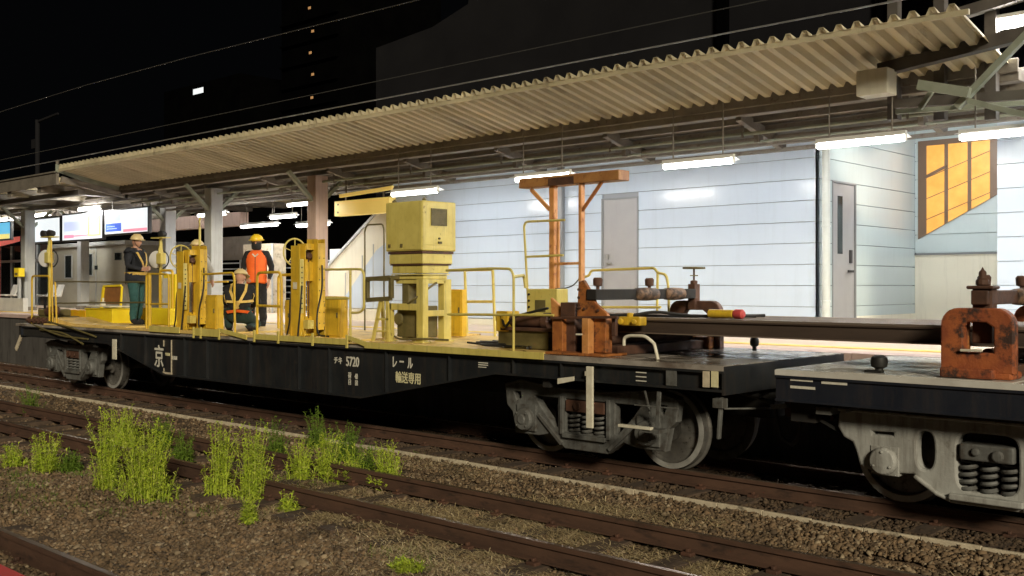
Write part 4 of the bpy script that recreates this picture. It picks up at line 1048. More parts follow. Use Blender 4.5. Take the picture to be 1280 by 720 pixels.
m = MB(); m.box(-3.30, -3.19, 9.06, 9.12, DZ+.08, 1.72); m.build('inner_post', 'orange_rust', cl, bevel=.01)
m = MB(); m.bar((-3.20, 8.9, 1.46), (-3.02, 8.9, 1.465), .022); m.build('pin', 'white_paint', cl, bevel=.006)

cl = clamp(-7.22, 'rusty orange rail clamp with upright gusset under the orange gantry posts', False)
Y = 8.98
def col(px0, px1, py0, py1, Y, dp, mat, name='column'):
    m = MB(); m.box(XY(px0,Y), XY(px1,Y), Y, Y+dp, ZZ((px0+px1)/2,py1,Y), ZZ((px0+px1)/2,py0,Y)); return m.build(name, mat, cl, bevel=.008)
col(690, 703, 398, 439, 8.98, .14, 'orange_rust'); col(727, 735.5, 398, 443, 8.9, .10, 'orange_post'); col(742, 757, 398, 441, 9.0, .12, 'orange_rust'); col(764, 769, 396, 420, 9.0, .05, 'dark_rust')
m = MB(); xa, xb = XY(690,Y), XY(762,Y); m.box(xa, xb, 8.86, 9.3, DZ+.012, DZ+.04); m.build('base_plate', 'orange_rust', cl, bevel=.006)
m = MB(); Y = 9.02
m.prism([(XY(721,Y), ZZ(721,396,Y)),(XY(723,Y), ZZ(723,352,Y)),(XY(729,Y), ZZ(729,350,Y)),(XY(736,Y), ZZ(736,362,Y)),(XY(744,Y), ZZ(744,379,Y)),(XY(758,Y), ZZ(758,392,Y)),(XY(760,Y), ZZ(760,396,Y))], 'y', Y, Y+.05); m.build('gusset', 'orange_rust', cl, bevel=.008)
m = MB(); Y = 9.12
m.prism([(XY(689,Y), ZZ(689,396,Y)),(XY(688,Y), ZZ(688,372,Y)),(XY(695,Y), ZZ(695,378,Y)),(XY(708,Y), ZZ(708,390,Y)),(XY(712,Y), ZZ(712,396,Y))], 'y', Y, Y+.05); m.build('gusset', 'orange_post', cl, bevel=.008)
m = MB(); m.bar(PT(688,397.5,8.95), PT(772,396.5,8.95), .03, .03); m.box(XY(704,9.1), XY(722,9.1), 9.05, 9.3, ZZ(712,440,9.1), ZZ(712,378,9.1)); m.box(XY(736,9.12), XY(742,9.12), 9.1, 9.3, ZZ(740,438,9.1), ZZ(740,399,9.1)); m.build('guide_rod', 'dark_rust', cl, bevel=.008)
m = MB(); m.bar(PT(720,418,8.9), PT(728,418,8.9), .02); m.build('pin', 'white_paint', cl, bevel=.004)
for k in range(1):
    m = MB()
    for px, py in ((724,362),(724,372),(724,384),(731,386),(748,388)): m.lathe(PT(px,py,9.02), (0,-1,0), [(.016,0),(.016,.02),(0,.02)], 6)
    m.build('bolt', 'dark_rust', cl)

# bundle of rails
def load_rail(x0, y, z, label):
    mb = MB(); prof = [(-.0725,0),(.0725,0),(.0725,.012),(.01,.030),(.0085,.125),(.0325,.138),(.0325,.165),(.026,.174),(-.026,.174),(-.0325,.165),(-.0325,.138),(-.0085,.125),(-.01,.030),(-.0725,.012)]
    mb.prism([(y+a, z+b) for a, b in prof], 'x', x0, 9.0)
    t = thing('steel_rail', label, 'rail', ((x0+9)/2, y, z), 'long steel rails loaded on the wagons')
    mb.build('rail_body', 'load_rail', t)
    h = MB(); h.box(x0+.005, 9.0, y-.0345, y+.0345, z+.152, z+.1755); h.box(x0+.005, 9.0, y-.0745, y-.03, z+.001, z+.0135); h.build('rail_head', 'load_rail_highlight', t)  # pale strips along head and foot, highlights painted onto the rail
for k in range(10):
    load_rail(-9.0+rnd.uniform(-.05,.5)+(.5 if k < 1 else 0), 9.42+k*.160, 1.472,
              'brown steel rail nearest the camera in the load resting on the clamps' if k == 0 else 'brown steel rail lying behind the nearest one of the load on the clamps')

# yellow hydraulic cylinder with red end on the rails, yellow fitting, white lever
Yy = 9.6; zt_ = 1.655
t = thing('hydraulic_jack', 'yellow jack with a red end cap lying on the rails', 'jack', (XY(905,Yy), Yy, zt_))
m = MB(); m.lathe((XY(886,Yy), Yy, zt_+.045), (1,0,0), [(.03,0),(.045,.01),(.045,.3),(.03,.31),(0,.31)], 16); m.build('cylinder', 'yellow', t, smooth=True)
m = MB(); m.lathe((XY(886,Yy)+.31, Yy, zt_+.045), (1,0,0), [(.04,0),(.052,.02),(.05,.1),(.03,.12),(0,.12)], 16); m.build('end_cap', 'red_paint', t, smooth=True)
t = thing('hose_fitting', 'small yellow fitting on the near side of the rail load with black hoses', 'fitting', (XY(790,9.2), 9.2, 1.5))
m = MB(); x = XY(790,9.25); m.box(x-.13, x+.15, 9.18, 9.32, ZZ(790,407,9.2), ZZ(790,396,9.2)); m.lathe((x-.02, 9.25, ZZ(790,397,9.2)), (0,0,1), [(.04,0),(.04,.05),(0,.05)], 12); m.lathe((x+.1, 9.17, ZZ(790,402,9.2)), (0,-1,0), [(.03,0),(.03,.04),(0,.04)], 12); m.lathe((x-.08, 9.17, ZZ(790,402,9.2)), (0,-1,0), [(.035,0),(.035,.04),(0,.04)], 12)
m.build('block', 'yellow', t, bevel=.012)
m = MB()
m.tube(rounded([(x, 9.25, 1.67), (x+.2, 9.4, 1.72), (x+.55, 9.6, 1.665), (x+1.0, 9.7, 1.68), (x+.8, 10.2, 1.665), (x+.95, 10.45, 1.665)], .25), .017, 8)
m.tube(rounded([(x-.5, 9.3, 1.665), (x-.1, 9.42, 1.67), (x+.4, 9.5, 1.665), (x+1.1, 10.0, 1.668)], .2), .014, 8); m.build('hose', 'black_rubber', t, smooth=True)
Yl = 8.95
m = MB(); m.tube(rounded([PT(780,432,Yl), PT(780,422,Yl), PT(787,419.5,Yl), PT(806,420,Yl), PT(814,426,Yl), PT(818,430,Yl+.05), (XY(819,Yl), Yl+.05, DZ+.01)], .05), .018, 10)
tag(m.build('grab_handle', 'white_paint', smooth=True), 'white bent grab handle on the dark deck below the rail load', 'handle')

# ------------------------------------------------------------------ PLATFORM AND STATION
PE, PZ = 12.0, 1.18
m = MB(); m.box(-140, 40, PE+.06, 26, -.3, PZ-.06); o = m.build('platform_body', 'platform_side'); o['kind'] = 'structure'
m = MB(); m.box(-140, 40, PE+.45, 26, PZ-.06, PZ); o = m.build('platform_floor', 'platform_floor'); o['kind'] = 'structure'
m = MB()
for i in range(110): m.box(-110+i*1.2, -110+i*1.2+1.19, PE, PE+.445, PZ-.10, PZ+.002)
o = m.build('platform_edge', 'platform_lip', bevel=.004); o['kind'] = 'structure'
m = MB(); m.box(-110, 20, PE+.85, PE+1.15, PZ+.001, PZ+.008)
o = m.build('tactile_strip', 'tactile'); o['kind'] = 'structure'

def panels(mb, jm, axis, a0, a1, pos, z0, z1, step, thick=.05, first=None, cut=None):
    """horizontal wall boards with thin joints; axis along which the wall runs; cut = (a0,a1,z0,z1) openings"""
    z = z0
    while z < z1-.01:
        zt = min(z+step, z1)
        segs = [(a0, a1)]
        for c in (cut or []):
            if c[2] < zt-.01 and c[3] > z+.01:
                ns = []
                for s in segs:
                    if c[0] > s[0]: ns.append((s[0], min(s[1], c[0])))
                    if c[1] < s[1]: ns.append((max(s[0], c[1]), s[1]))
                segs = [s for s in ns if s[1]-s[0] > .01]
        for s in segs:
            if axis == 'x': mb.box(s[0], s[1], pos, pos+thick, z+.004, zt-.004)
            else: mb.box(pos-thick, pos, s[0], s[1], z+.004, zt-.004)
        z = zt
WY = 15.56; BX0, BX1 = -18.3, -7.82; RXr = -5.08; RB = 19.45
WT = 5.0
bld = thing('station_building', 'pale blue panelled station building with grey doors and an orange lit stair window', 'station building', (-10, WY, PZ))
bj = MB(); bj.box(BX0+.02, BX1-.052, WY+.045, WY+.3, PZ, WT)
bj.build('wall_core', 'joint', bld)
d1 = (XY(752,WY), XY(798,WY), PZ, ZZ(775,247,WY))
m = MB(); panels(m, None, 'x', BX0, BX1, WY, PZ+.13, WT, .345, .05, cut=[(d1[0], d1[1], PZ, d1[3])]); m.build('wall', 'wall_panel', bld, bevel=.004)
m = MB(); m.box(BX0, d1[0], WY-.012, WY+.04, PZ, PZ+.12); m.box(d1[1], BX1, WY-.012, WY+.04, PZ, PZ+.12); m.build('skirting', 'cream_panel', bld, bevel=.004)
# door in the main wall
def door(x0, x1, y0, y1, z0, z1, par, slot=False, axis='x'):
    """leaf with frame on a wall facing -Y (axis x) or +X (axis y)"""
    m = MB()
    if axis == 'x':
        m.box(x0+.03, x1-.03, y0+.02, y0+.055, z0, z1-.03)
        d = m.build('door', 'door_grey', par, bevel=.003)
        m = MB(); m.box(x0, x0+.03, y0-.01, y0+.06, z0, z1); m.box(x1-.03, x1, y0-.01, y0+.06, z0, z1); m.box(x0+.03, x1-.03, y0-.01, y0+.06, z1-.03, z1); m.build('frame', 'door_frame', d)
        zc = ZZ(760,329,WY)
        m = MB(); m.lathe((x0+.13, y0+.02, zc), (0,-1,0), [(.03,0),(.03,.012),(.012,.015),(.012,.05),(0,.05)], 12); m.box(x0+.12, x0+.26, y0-.04, y0-.022, zc-.01, zc+.01); m.box(x0+.10, x0+.16, y0+.0, y0+.02, zc+.08, zc+.16); m.build('handle', 'steel', d)
    else:
        m.box(x0-.055, x0-.02, y0+.03, y1-.03, z0, z1-.03); d = m.build('door', 'door_grey', par, bevel=.003)
        m = MB(); m.box(x0-.06, x0+.01, y0, y0+.03, z0, z1); m.box(x0-.06, x0+.01, y1-.03, y1, z0, z1); m.box(x0-.06, x0+.01, y0+.03, y1-.03, z1-.03, z1); m.build('frame', 'door_frame', d)
        m = MB(); m.box(x0-.022, x0-.015, y0+.24, y0+.42, z0+1.35, z1-.24); m.build('window', 'dark_glass', d)
        m = MB(); m.box(x0-.02, x0+.0, y1-.22, y1-.13, z0+1.2, z0+1.42); m.box(x0-.02, x0+.045, y1-.2, y1-.17, z0+1.05, z0+1.08); m.box(x0+.03, x0+.045, y1-.38, y1-.17, z0+1.04, z0+1.08); m.build('handle', 'black_frame', d)
door(d1[0], d1[1], WY, WY+.06, PZ, d1[3], bld)
# recess side wall (faces +X) with the second door
def YW(px, X):            # y on plane x = X seen at column px
    u = px-640.0
    # X*? : R/F = u/FL
    return X*(RX*FL-VX*u)/(VY*u-RY*FL)
dy0, dy1 = YW(1040, BX1), YW(1070, BX1)
m = MB(); m.box(BX1-.3, BX1-.045, WY+.02, RB, PZ, WT); m.build('wall_core', 'joint', bld)
def ZX(px, py, X):
    Y = YW(px, X); return ZZ(px, py, Y)
zd = ZX(1052, 227, BX1)
m = MB(); panels(m, None, 'y', WY+.0, RB, BX1, PZ+.13, WT, .345, .05, cut=[(dy0, dy1, PZ, zd)]); m.build('recess_side_wall', 'wall_teal', bld, bevel=.004)
m = MB(); m.box(BX1-.04, BX1+.012, dy1, RB, PZ, PZ+.30); m.build('skirting', 'cream_panel', bld, bevel=.004)
door(BX1, BX1, dy0, dy1, PZ, zd, bld, axis='y')
# recess back wall with stair window
zp = ZZ(1200, 318, RB)
m = MB(); m.box(BX1, RXr, RB, RB+.1, PZ, zp); m.build('lower_panel', 'cream_panel', bld)
m = MB(); m.box(BX1, RXr, RB-.03, RB, zp, zp+.03); m.build('ledge', 'door_frame', bld)
m = MB(); panels(m, None, 'x', BX1, RXr+.3, RB, zp+.035, WT+.6, .345, .05); m.box(BX1, RXr+.3, RB+.055, RB+.25, PZ, WT+.6)
m.build('recess_back_wall', 'wall_teal', bld, bevel=.004)
Yw = RB-.012
def pt2(px, py): return (XY(px, Yw), ZZ(px, py, Yw))
pa, pb = pt2(1157, 294), pt2(1244, 245)
topz = ZZ(1200, 172, Yw)
m = MB(); m.prism([pt2(1148,299), pt2(1247,243), (pt2(1247,243)[0], topz), (pt2(1148,299)[0], topz)], 'y', Yw-.02, Yw+.01); wf = m.build('window', 'bronze_frame', bld)
cols = [1157, 1184, 1213, 1241]
for i in range(3):
    xa, xb = XY(cols[i]+2, Yw), XY(cols[i+1]-3, Yw)
    za = pa[1]+(pb[1]-pa[1])*(xa-pa[0])/(pb[0]-pa[0]); zb2 = pa[1]+(pb[1]-pa[1])*(xb-pa[0])/(pb[0]-pa[0])
    m = MB(); m.prism([(xa, za),(xb, zb2),(xb, topz-.1),(xa, topz-.1)], 'y', Yw-.03, Yw-.021); m.build('pane', 'window_glow', wf)
m = MB(); m.bar((XY(1157,Yw), Yw-.04, ZZ(1157,222,Yw)), (XY(1184,Yw), Yw-.04, ZZ(1184,208,Yw)), .05, .03, (0,1,0))
for pz in (0, 1, 2): m.bar((XY(1158,Yw), Yw-.035, ZZ(1158,275-pz*26,Yw)), (XY(1240,Yw), Yw-.035, ZZ(1240,240-pz*26,Yw)), .012, .008, (0,1,0))
m.build('glazing_bar', 'bronze_frame', wf)
# wall right of the recess
m = MB(); panels(m, None, 'x', RXr, 9, WY, PZ+.13, WT, .345, .05); m.box(RXr+.01, 9, WY+.055, WY+.3, PZ, WT); m.box(RXr, RXr+.045, WY+.06, RB+.3, PZ, WT); m.build('side_wing_wall', 'wall_panel', bld, bevel=.004)
# rain pipe
m = MB(); xp = XY(1033, WY-.08); m.tube([(xp, WY-.09, PZ+.02), (xp, WY-.09, WT)], .062, 16)
for py in (284, 378): z = ZZ(1033, py, WY-.09); m.lathe((xp, WY-.09, z), (0,0,1), [(.066,0),(.07,.004),(.07,.03),(.066,.034)], 16); m.box(xp-.015, xp+.015, WY-.04, WY+.02, z, z+.03)
m.build('rain_pipe', 'pipe_white', bld, smooth=True)
# thick grey pipe/pillar left of the door (behind the gantry)
m = MB(); xq = XY(700, WY-.07); m.box(xq-.05, xq+.07, WY-.10, WY-.004, PZ, WT); m.build('wall_post', 'door_frame', bld, bevel=.01)

# stair flank at the left end of the building
t = thing('stair_enclosure', 'cream and pale blue sloping stair side at the left end of the station building', 'staircase', (-19.5, WY, PZ))
A = (XY(402,WY), ZZ(402,341,WY)); Bp = (BX0, ZZ(497,243,WY)); Z0 = ZZ(430,385,WY)
m = MB(); m.prism([(A[0], Z0), (BX0-.01, Z0), (BX0-.01, Bp[1]), A], 'y', WY+.02, WY+.14); m.build('side_panel', 'cream_panel', t)
m = MB(); m.prism([(XY(420,WY), Z0+.01), (BX0-.02, Z0+.01), (BX0-.02, ZZ(495,297,WY)), (XY(470,WY), ZZ(470,313,WY)), (XY(430,WY), ZZ(430,372,WY))], 'y', WY+.005, WY+.02); m.build('blue_panel', 'wall_panel', t)
m = MB(); m.bar((A[0]-.1, WY+.06, A[1]-.05), (BX0, WY+.06, Bp[1]+.02), .14, .07, (0,0,1)); m.build('coping', 'pillar_grey', t, bevel=.004)
m = MB(); m.box(A[0], BX0, WY-.01, WY+.12, PZ, Z0-.01); m.build('base_panel', 'cream_panel', t)
m = MB(); 
for px in (431, 452, 466): m.box(XY(px,WY), XY(px,WY)+.02, WY+.0, WY+.022, Z0, ZZ(px, 357-(px-402)*1.02+8 if px<470 else 250, WY)-.1)
m.build('panel_joint', 'pillar_grey', t)
m = MB(); m.box(XY(400,WY), XY(417,WY), WY+.3, WY+.6, PZ, ZZ(405,311,WY)); m.build('end_post', 'seat_white', t)

# ---- canopies
def canopy():
    t = thing('platform_canopy', 'cream corrugated platform canopy roof sloping down from its toothed edge', 'canopy', (-16, 14, 4.5))
    X0, X1 = -28.3, -4.3
    prof = [(12.2, 5.16), (14.0, 4.80)]
    # corrugated sheet: trapezoid waves along X, extruded along the slope
    mb = MB(); pitch = .23; n = int((X1-X0)/pitch); pts = []
    for i in range(n):
        x = X0+i*pitch
        hh = .125-.05*i/n+.012*noise.noise(Vector((x*.7, 0, 0))); pts += [(x, 0), (x+.06, 0), (x+.10, hh), (x+.16, hh), (x+.20, 0)]
    vs = []
    for (y, z) in prof:
        for (x, h) in pts: vs.append((x, y, z+h))
    k = len(pts); fs = [(i, i+1, k+i+1, k+i) for i in range(k-1)]
    th = len(vs)
    vs += [(a, b, c+.006) for a, b, c in vs]; fs += [tuple(j+th for j in f) for f in fs]
    fs += [(i, i+1, th+i+1, th+i) for i in range(k-1)]
    mb.add(vs, fs); mb.build('roof_sheet', 'roof_cream', t)
    # lip under the front edge; gutter beam; end plate
    m = MB(); m.bar((X0, 12.24, 5.13), (X1, 12.24, 5.13), .05, .06); m.build('purlin', 'roof_cream', t)
    m = MB(); m.box(X0, X1, 13.98, 14.2, 4.60, 4.76); m.box(X0, X1, 13.94, 13.98, 4.70, 4.88); m.build('gutter_beam', 'roof_steel', t, bevel=.01)
    m = MB(); m.prism([(12.15, 5.10),(12.15, 5.3),(14.0, 4.95),(14.0, 4.55)], 'x', X0-.04, X0); m.build('end_plate', 'roof_pale_steel', t, bevel=.006)
    m = MB(); m.bar((X0-.02, 12.3, 4.9), (X0-.02, 14.2, 4.56), .09, .16); m.bar((X0-.02, 14.1, 4.56), (X0-.02, 19.5, 4.9), .09, .16); m.lathe((X0-.02, 12.2, 5.3), (0,0,1), [(.04,0),(.05,.08),(0,.12)], 10); m.build('end_rafter', 'roof_steel', t)
    # inner roof
    m = MB(); m.prism([(14.2,4.76),(15.35,4.42),(15.35,4.46),(14.2,4.80)], 'x', X0, X1); m.build('inner_soffit', 'roof_steel', t)
    m = MB(); m.prism([(15.4,4.5),(20.5,5.0),(20.5,5.04),(15.4,4.54)], 'x', X0, BX0+1); m.build('rear_roof_sheet', 'roof_steel', t)
    for y, z, w, h in ((14.5,4.60,.10,.10),(14.85,4.5,.06,.08),(15.15,4.34,.12,.14),(15.42,4.22,.08,.06)):
        m = MB(); m.box(X0, X1, y-w/2, y+w/2, z-h/2, z+h/2); m.build('purlin', 'roof_steel', t)
    m = MB(); m.tube([(X0, 14.32, 4.36), (X1, 14.32, 4.36)], .028, 8); m.tube([(X0, 14.7, 4.28), (X1, 14.7, 4.28)], .02, 8); m.build('conduit', 'roof_pale_steel', t, smooth=True)
    m = MB()
    for x in np.arange(X0+1.7, X1, 2.6):
        m.bar((x, 14.1, 4.62), (x, 15.5, 4.28), .10, .16); m.bar((x-.05, 14.3, 4.30), (x-.05, 14.3, 4.66), .03)
        m.box(x-.04, x+.04, 14.62, 14.78, 4.26, 4.5)
        if x < BX0: m.bar((x, 15.5, 4.40), (x, 20, 4.86), .10, .18)
        m.build('rafter', 'roof_steel', t); m = MB()
    return t
canopy()
def flat_canopy():
    t = thing('platform_canopy', 'flat grey canopy with cream panels between its rafters at the far left', 'canopy', (-50, 15, 4.7))
    X0, X1 = -95, -28.4
    m = MB(); m.box(X0, X1, 12.2, 12.28, 4.76, 5.08); m.box(X0, X1, 12.16, 12.3, 5.08, 5.12); m.build('fascia', 'roof_steel', t)
    m = MB(); m.prism([(12.28,4.86),(21,4.80),(21,4.86),(12.28,4.95)], 'x', X0, X1); m.build('soffit', 'soffit_cream', t)
    i = 0
    for x in np.arange(X1-1.3, -80, -2.1):
        m = MB(); m.box(x-.13, x+.13, 12.28, 20.5, 4.62, 4.84); m.build('rafter', 'roof_steel', t)
        i += 1
    for y in (12.9, 14.6, 16.3, 18.0):
        m = MB(); m.box(X0, X1, y-.09, y+.09, 4.52, 4.66); m.build('purlin', 'roof_dark', t)
    return t
flat_canopy()
# pillars
for px, Y, w, lab, mt in ((35,14.3,.34,'grey canopy pillar behind the lamp mast at the far left end of the wagon','pillar_grey'),
                          (104,16.2,.3,'grey canopy pillar standing against the beige kiosk','pillar_grey'),
                          (210,15.6,.34,'grey canopy pillar behind the reflector and yellow console','pillar_grey'),
                          (267,14.3,.34,'grey canopy pillar between the left winch tower and the dark stairs','pillar_grey'),
                          (397,14.3,.34,'pinkish grey canopy pillar behind the right winch tower','pillar_pink')):
    t = thing('canopy_pillar', lab, 'pillar', (XY(px,Y), Y, PZ), 'canopy pillars on the platform'); x = XY(px, Y)
    m = MB(); m.box(x-w/2, x+w/2, Y-w/2, Y+w/2, PZ, 4.5); m.build('shaft', mt, t, bevel=.02)
    m = MB(); m.box(x-w/2-.04, x+w/2+.04, Y-w/2-.04, Y+w/2+.04, PZ, PZ+.12); m.build('base', 'roof_steel', t, bevel=.01)
    m = MB()
    for s in (-1, 1): m.bar((x, Y+s*.1, 3.9), (x, Y+s*.8, 4.55), .1, .08)
    m.build('bracket', 'roof_pale_steel', t)
t = thing('notice_box', 'small bright yellow box on the grey pillar at the far left', 'box', (XY(24,13.9), 13.9, 2.2))
m = MB(); x = XY(24,13.9); m.box(x-.17, x+.20, 13.8, 14.0, ZZ(24,346,13.9), ZZ(24,335,13.9)); m.build('housing', 'bright_yellow', t, bevel=.01)
m = MB(); m.box(x-.05, x+.05, 13.86, 13.94, PZ, ZZ(24,346,13.9)); m.build('post', 'pillar_grey', t)
m = MB(); m.box(x-.10, x+.12, 13.79, 13.8, ZZ(24,344,13.9), ZZ(24,341,13.9)); m.build('slot', 'dark_olive', t)

# lamps
def lamp(x, Y, z, L, label, inten=1):
    cap = x > -28; g = .17 if x > -18 else .10  # flared cap added to keep tube light off the roof, wider towards the right
    t = thing('fluorescent_lamp', label, 'ceiling lamp', (x, Y, z), 'fluorescent lamps under the canopy')
    m = MB(); m.box(x-L/2, x+L/2, Y-.03, Y+.03, z+.06, z+.10); cap and m.prism([(Y-g,z+.03),(Y-.03,z+.062),(Y+.03,z+.062),(Y+g,z+.03),(Y+g,z+.024),(Y+.03,z+.055),(Y-.03,z+.055),(Y-g,z+.024)], 'x', x-L/2, x+L/2); m.build('fixture', 'fixture', t)
    m = MB(); m.tube([(x-L/2+.03, Y, z), (x+L/2-.03, Y, z)], .042, 12); m.build('tube', 'tube', t, smooth=True)
    m = MB(); m.box(x-L/2, x-L/2+.035, Y-.03, Y+.03, z-.03, z+.05); m.build('end_holder', 'fixture', t); m = MB(); m.box(x+L/2-.035, x+L/2, Y-.03, Y+.03, z-.03, z+.05); m.build('end_holder', 'fixture', t)
    m = MB()
    for s in (-.35, .35): m = MB(); m.tube([(x+s*L, Y, z+.1), (x+s*L, Y, 4.7)], .01, 6); m.build('hanger', 'roof_steel', t)
for px, py, Y, L, lab in ((2,275,16.0,1.5,'lamp tube at the left border, above the blue and yellow board'),
        (52,269,15.2,1.5,'lamp tube just above the plain white hanging board'),
        (112,261,14.4,1.5,'lamp tube above the white and lilac hanging board'),
        (265,268,14.6,1.4,'lamp tube left of the left winch tower cable, over the grey pillar'),
        (324,282,17.0,1.9,'lowest lamp tube, hanging above the orange vest man'),
        (354,271,16.2,1.2,'lamp tube seen left of and above the right winch tower'),
        (377,255,14.2,1.1,'topmost lamp tube of the group above the right winch tower'),
        (391,281,15.3,1.35,'brightest lamp tube directly above the right winch tower'),
        (518,241,13.5,1.35,'lamp tube just above the roof of the generator housing'),
        (678,222,13.3,1.25,'lamp tube behind the orange gantry header'),
        (872,205,13.3,1.25,'lamp tube under the canopy over the right part of the blue wall'),
        (1075,178,13.3,1.25,'lamp tube under the canopy in front of the grey recess door'),
        (1268,166,13.3,1.3,'lamp tube at the right border, left of the pale side wing wall top'),
        (170,278,18.5,1.4,'lamp tube behind the hanging boards near the kiosk roof')):
    lamp(XY(px, Y), Y, ZZ(px, py, Y), L, lab)
lamp(-6.3, 17.4, 4.75, 1.3, 'lamp tube inside the wall recess above the cream panel')
lamp(-1.6, 14.3, 4.0, 1.3, 'lamp tube beyond the right border of the photo')
# bright lamp high at the right corner
t = thing('platform_lamp', 'bright white lamp under the dark steelwork in the top right corner', 'lamp', (XY(1272,14), 14, ZZ(1272,25,14)))
x, z = XY(1275,14), ZZ(1275,27,14)
m = MB(); m.box(x-.35, x+.5, 13.9, 14.1, z-.05, z+.05); m.build('tube', 'tube', t, bevel=.02)
m = MB(); m.box(x-.38, x+.53, 13.87, 14.13, z+.052, z+.1); m.build('fixture', 'fixture', t)

# yellow sign and hanging boards
Ys = 14.8
t = thing('hanging_sign', 'yellow lit sign box hanging under the canopy left of the generator', 'sign', (XY(450,Ys), Ys, ZZ(450,268,Ys)))
m = MB(); xa, xb = XY(418,Ys), XY(486,Ys); za, zb = ZZ(450,268,Ys), ZZ(450,249,Ys); m.box(xa, xb, Ys, Ys+.2, za, zb); m.build('housing', 'sign_yellow', t, bevel=.01)
m = MB(); m.box(xa+.12, xa+.16, Ys-.01, Ys, zb-.1, zb-.06); m.box(xa+.12, xa+.16, Ys-.01, Ys, za+.06, za+.1); m.build('screw', 'dark_olive', t)
m = MB(); m.bar((xa+.3, Ys+.1, zb), (xa+.3, Ys+.1, 4.5), .03); m.build('hanger', 'roof_steel', t); m = MB(); m.bar((xb-.3, Ys+.1, zb), (xb-.3, Ys+.1, 4.5), .03); m.build('hanger', 'roof_steel', t)
Ys = 14.6
t = thing('hanging_sign', 'narrow warm yellow panel strip tucked up under the canopy above the yellow sign', 'sign', (XY(455,Ys), Ys, 4.3))
m = MB(); m.prism([(XY(424,Ys), ZZ(424,243,Ys)),(XY(490,Ys), ZZ(490,232,Ys)),(XY(488,Ys), ZZ(488,237,Ys)),(XY(424,Ys), ZZ(424,247,Ys))], 'y', Ys, Ys+.06); m.build('panel', 'sign_yellow', t)
def board(px0, px1, py0, py1, Y, base, blocks, label, tilt=0.):
    t = thing('display_board', label, 'display board', (XY((px0+px1)/2,Y), Y, ZZ((px0+px1)/2,py1,Y)), 'boards hanging under the canopy')
    pm = (px0+px1)/2
    m = MB(); xa, xb = XY(px0,Y), XY(px1,Y); za, zb = ZZ(pm,py1,Y), ZZ(pm,py0,Y)
    m.box(xa-.05, xb+.05, Y+.01, Y+.12, za-.05, zb+.05); m.build('casing', 'black_frame', t, bevel=.01)
    m = MB(); m.box(xa, xb, Y, Y+.01, za, zb); m.build('face', base, t)
    for (a, b, c_, d_, mt) in blocks:
        m = MB(); m.box(xa+(xb-xa)*a, xa+(xb-xa)*b, Y-.004, Y, za+(zb-za)*c_, za+(zb-za)*d_); m.build('coloured_field', mt, t)
    m = MB()
    for s in (.15, .85): m = MB(); m.bar((xa+(xb-xa)*s, Y+.06, zb+.05), (xa+(xb-xa)*s, Y+.06, 4.6), .03); m.build('hanger', 'roof_steel', t)
board(-14, 12, 279, 299, 14.6, 'screen_sky', [(0,1,.0,.3,'screen_yellow'), (0,1,.3,.5,'screen_sky')], 'blue and yellow board cut by the left border of the photo')
board(32, 74, 274, 302, 14.6, 'screen_white', [], 'plain white hanging board above the lamp mast at the left end')
board(78, 127, 267, 299, 14.6, 'screen_white', [(.05,.3,.08,.2,'screen_pink'), (.05,.62,.35,.72,'screen_lilac'), (.05,.8,.12,.17,'screen_pink'), (.66,.98,.1,.9,'screen_yellow'), (.70,.94,.15,.85,'screen_white')], 'white hanging board with lilac and yellowish fields, second from the left')
board(131, 184, 262, 291, 14.6, 'screen_white', [(.02,.4,.1,.45,'screen_blue'), (.02,.38,.55,.8,'screen_lilac'), (.45,1.,.04,.16,'screen_pink'), (.05,.3,.2,.24,'screen_white'), (.05,.25,.3,.34,'screen_white')], 'hanging board with a blue field and a pink line above the navy jacket man')
# beige kiosk
Yq = 17.0; xa, xb = XY(66,Yq), XY(158,Yq)
t = thing('kiosk', 'beige platform kiosk with two narrow windows behind the left end of the wagon', 'kiosk', ((xa+xb)/2, Yq, PZ)); zt_ = ZZ(150,306,Yq)
m = MB(); m.box(xa, xb, Yq, Yq+3.2, PZ, zt_); m.build('wall', 'kiosk_wall', t)
m = MB(); m.box(xa-.15, xb+.2, Yq-.15, Yq+3.3, zt_, zt_+.14); m.build('roof', 'pillar_grey', t, bevel=.01)
for px0, px1, py0, py1 in ((82,90,320,347),(107,116,318,344)):
    m = MB(); m.box(XY(px0,Yq), XY(px1,Yq), Yq-.015, Yq, ZZ(px0,py1,Yq), ZZ(px0,py0,Yq)); w = m.build('window', 'dark_glass', t)
    m = MB(); a, b = XY(px0,Yq)-.04, XY(px1,Yq)+.04; za, zb = ZZ(px0,py1,Yq)-.04, ZZ(px0,py0,Yq)+.04
    m.box(a, a+.04, Yq-.03, Yq, za, zb); m.box(b-.04, b, Yq-.03, Yq, za, zb); m.box(a, b, Yq-.03, Yq-.001, zb-.04, zb); m.box(a, b, Yq-.03, Yq-.001, za, za+.04); m.build('frame', 'pillar_grey', w)
m = MB(); a, b = XY(104,Yq), XY(120,Yq); zq = ZZ(110,312,Yq)
m.box(a, a+.03, Yq-.02, Yq, PZ, zq); m.box(b, b+.03, Yq-.02, Yq, PZ, zq); m.box(a, b, Yq-.02, Yq, zq, zq+.03); m.build('door_frame', 'pillar_grey', t)
m = MB(); m.box(XY(119,Yq), XY(122,Yq), Yq-.03, Yq, ZZ(120,337,Yq), ZZ(120,332,Yq)); m.build('card_reader', 'dark_glass', t); m = MB(); m.box(XY(144,Yq), XY(152,Yq), Yq-.02, Yq, ZZ(148,325,Yq), ZZ(148,316,Yq)); m.build('vent', 'dark_glass', t)
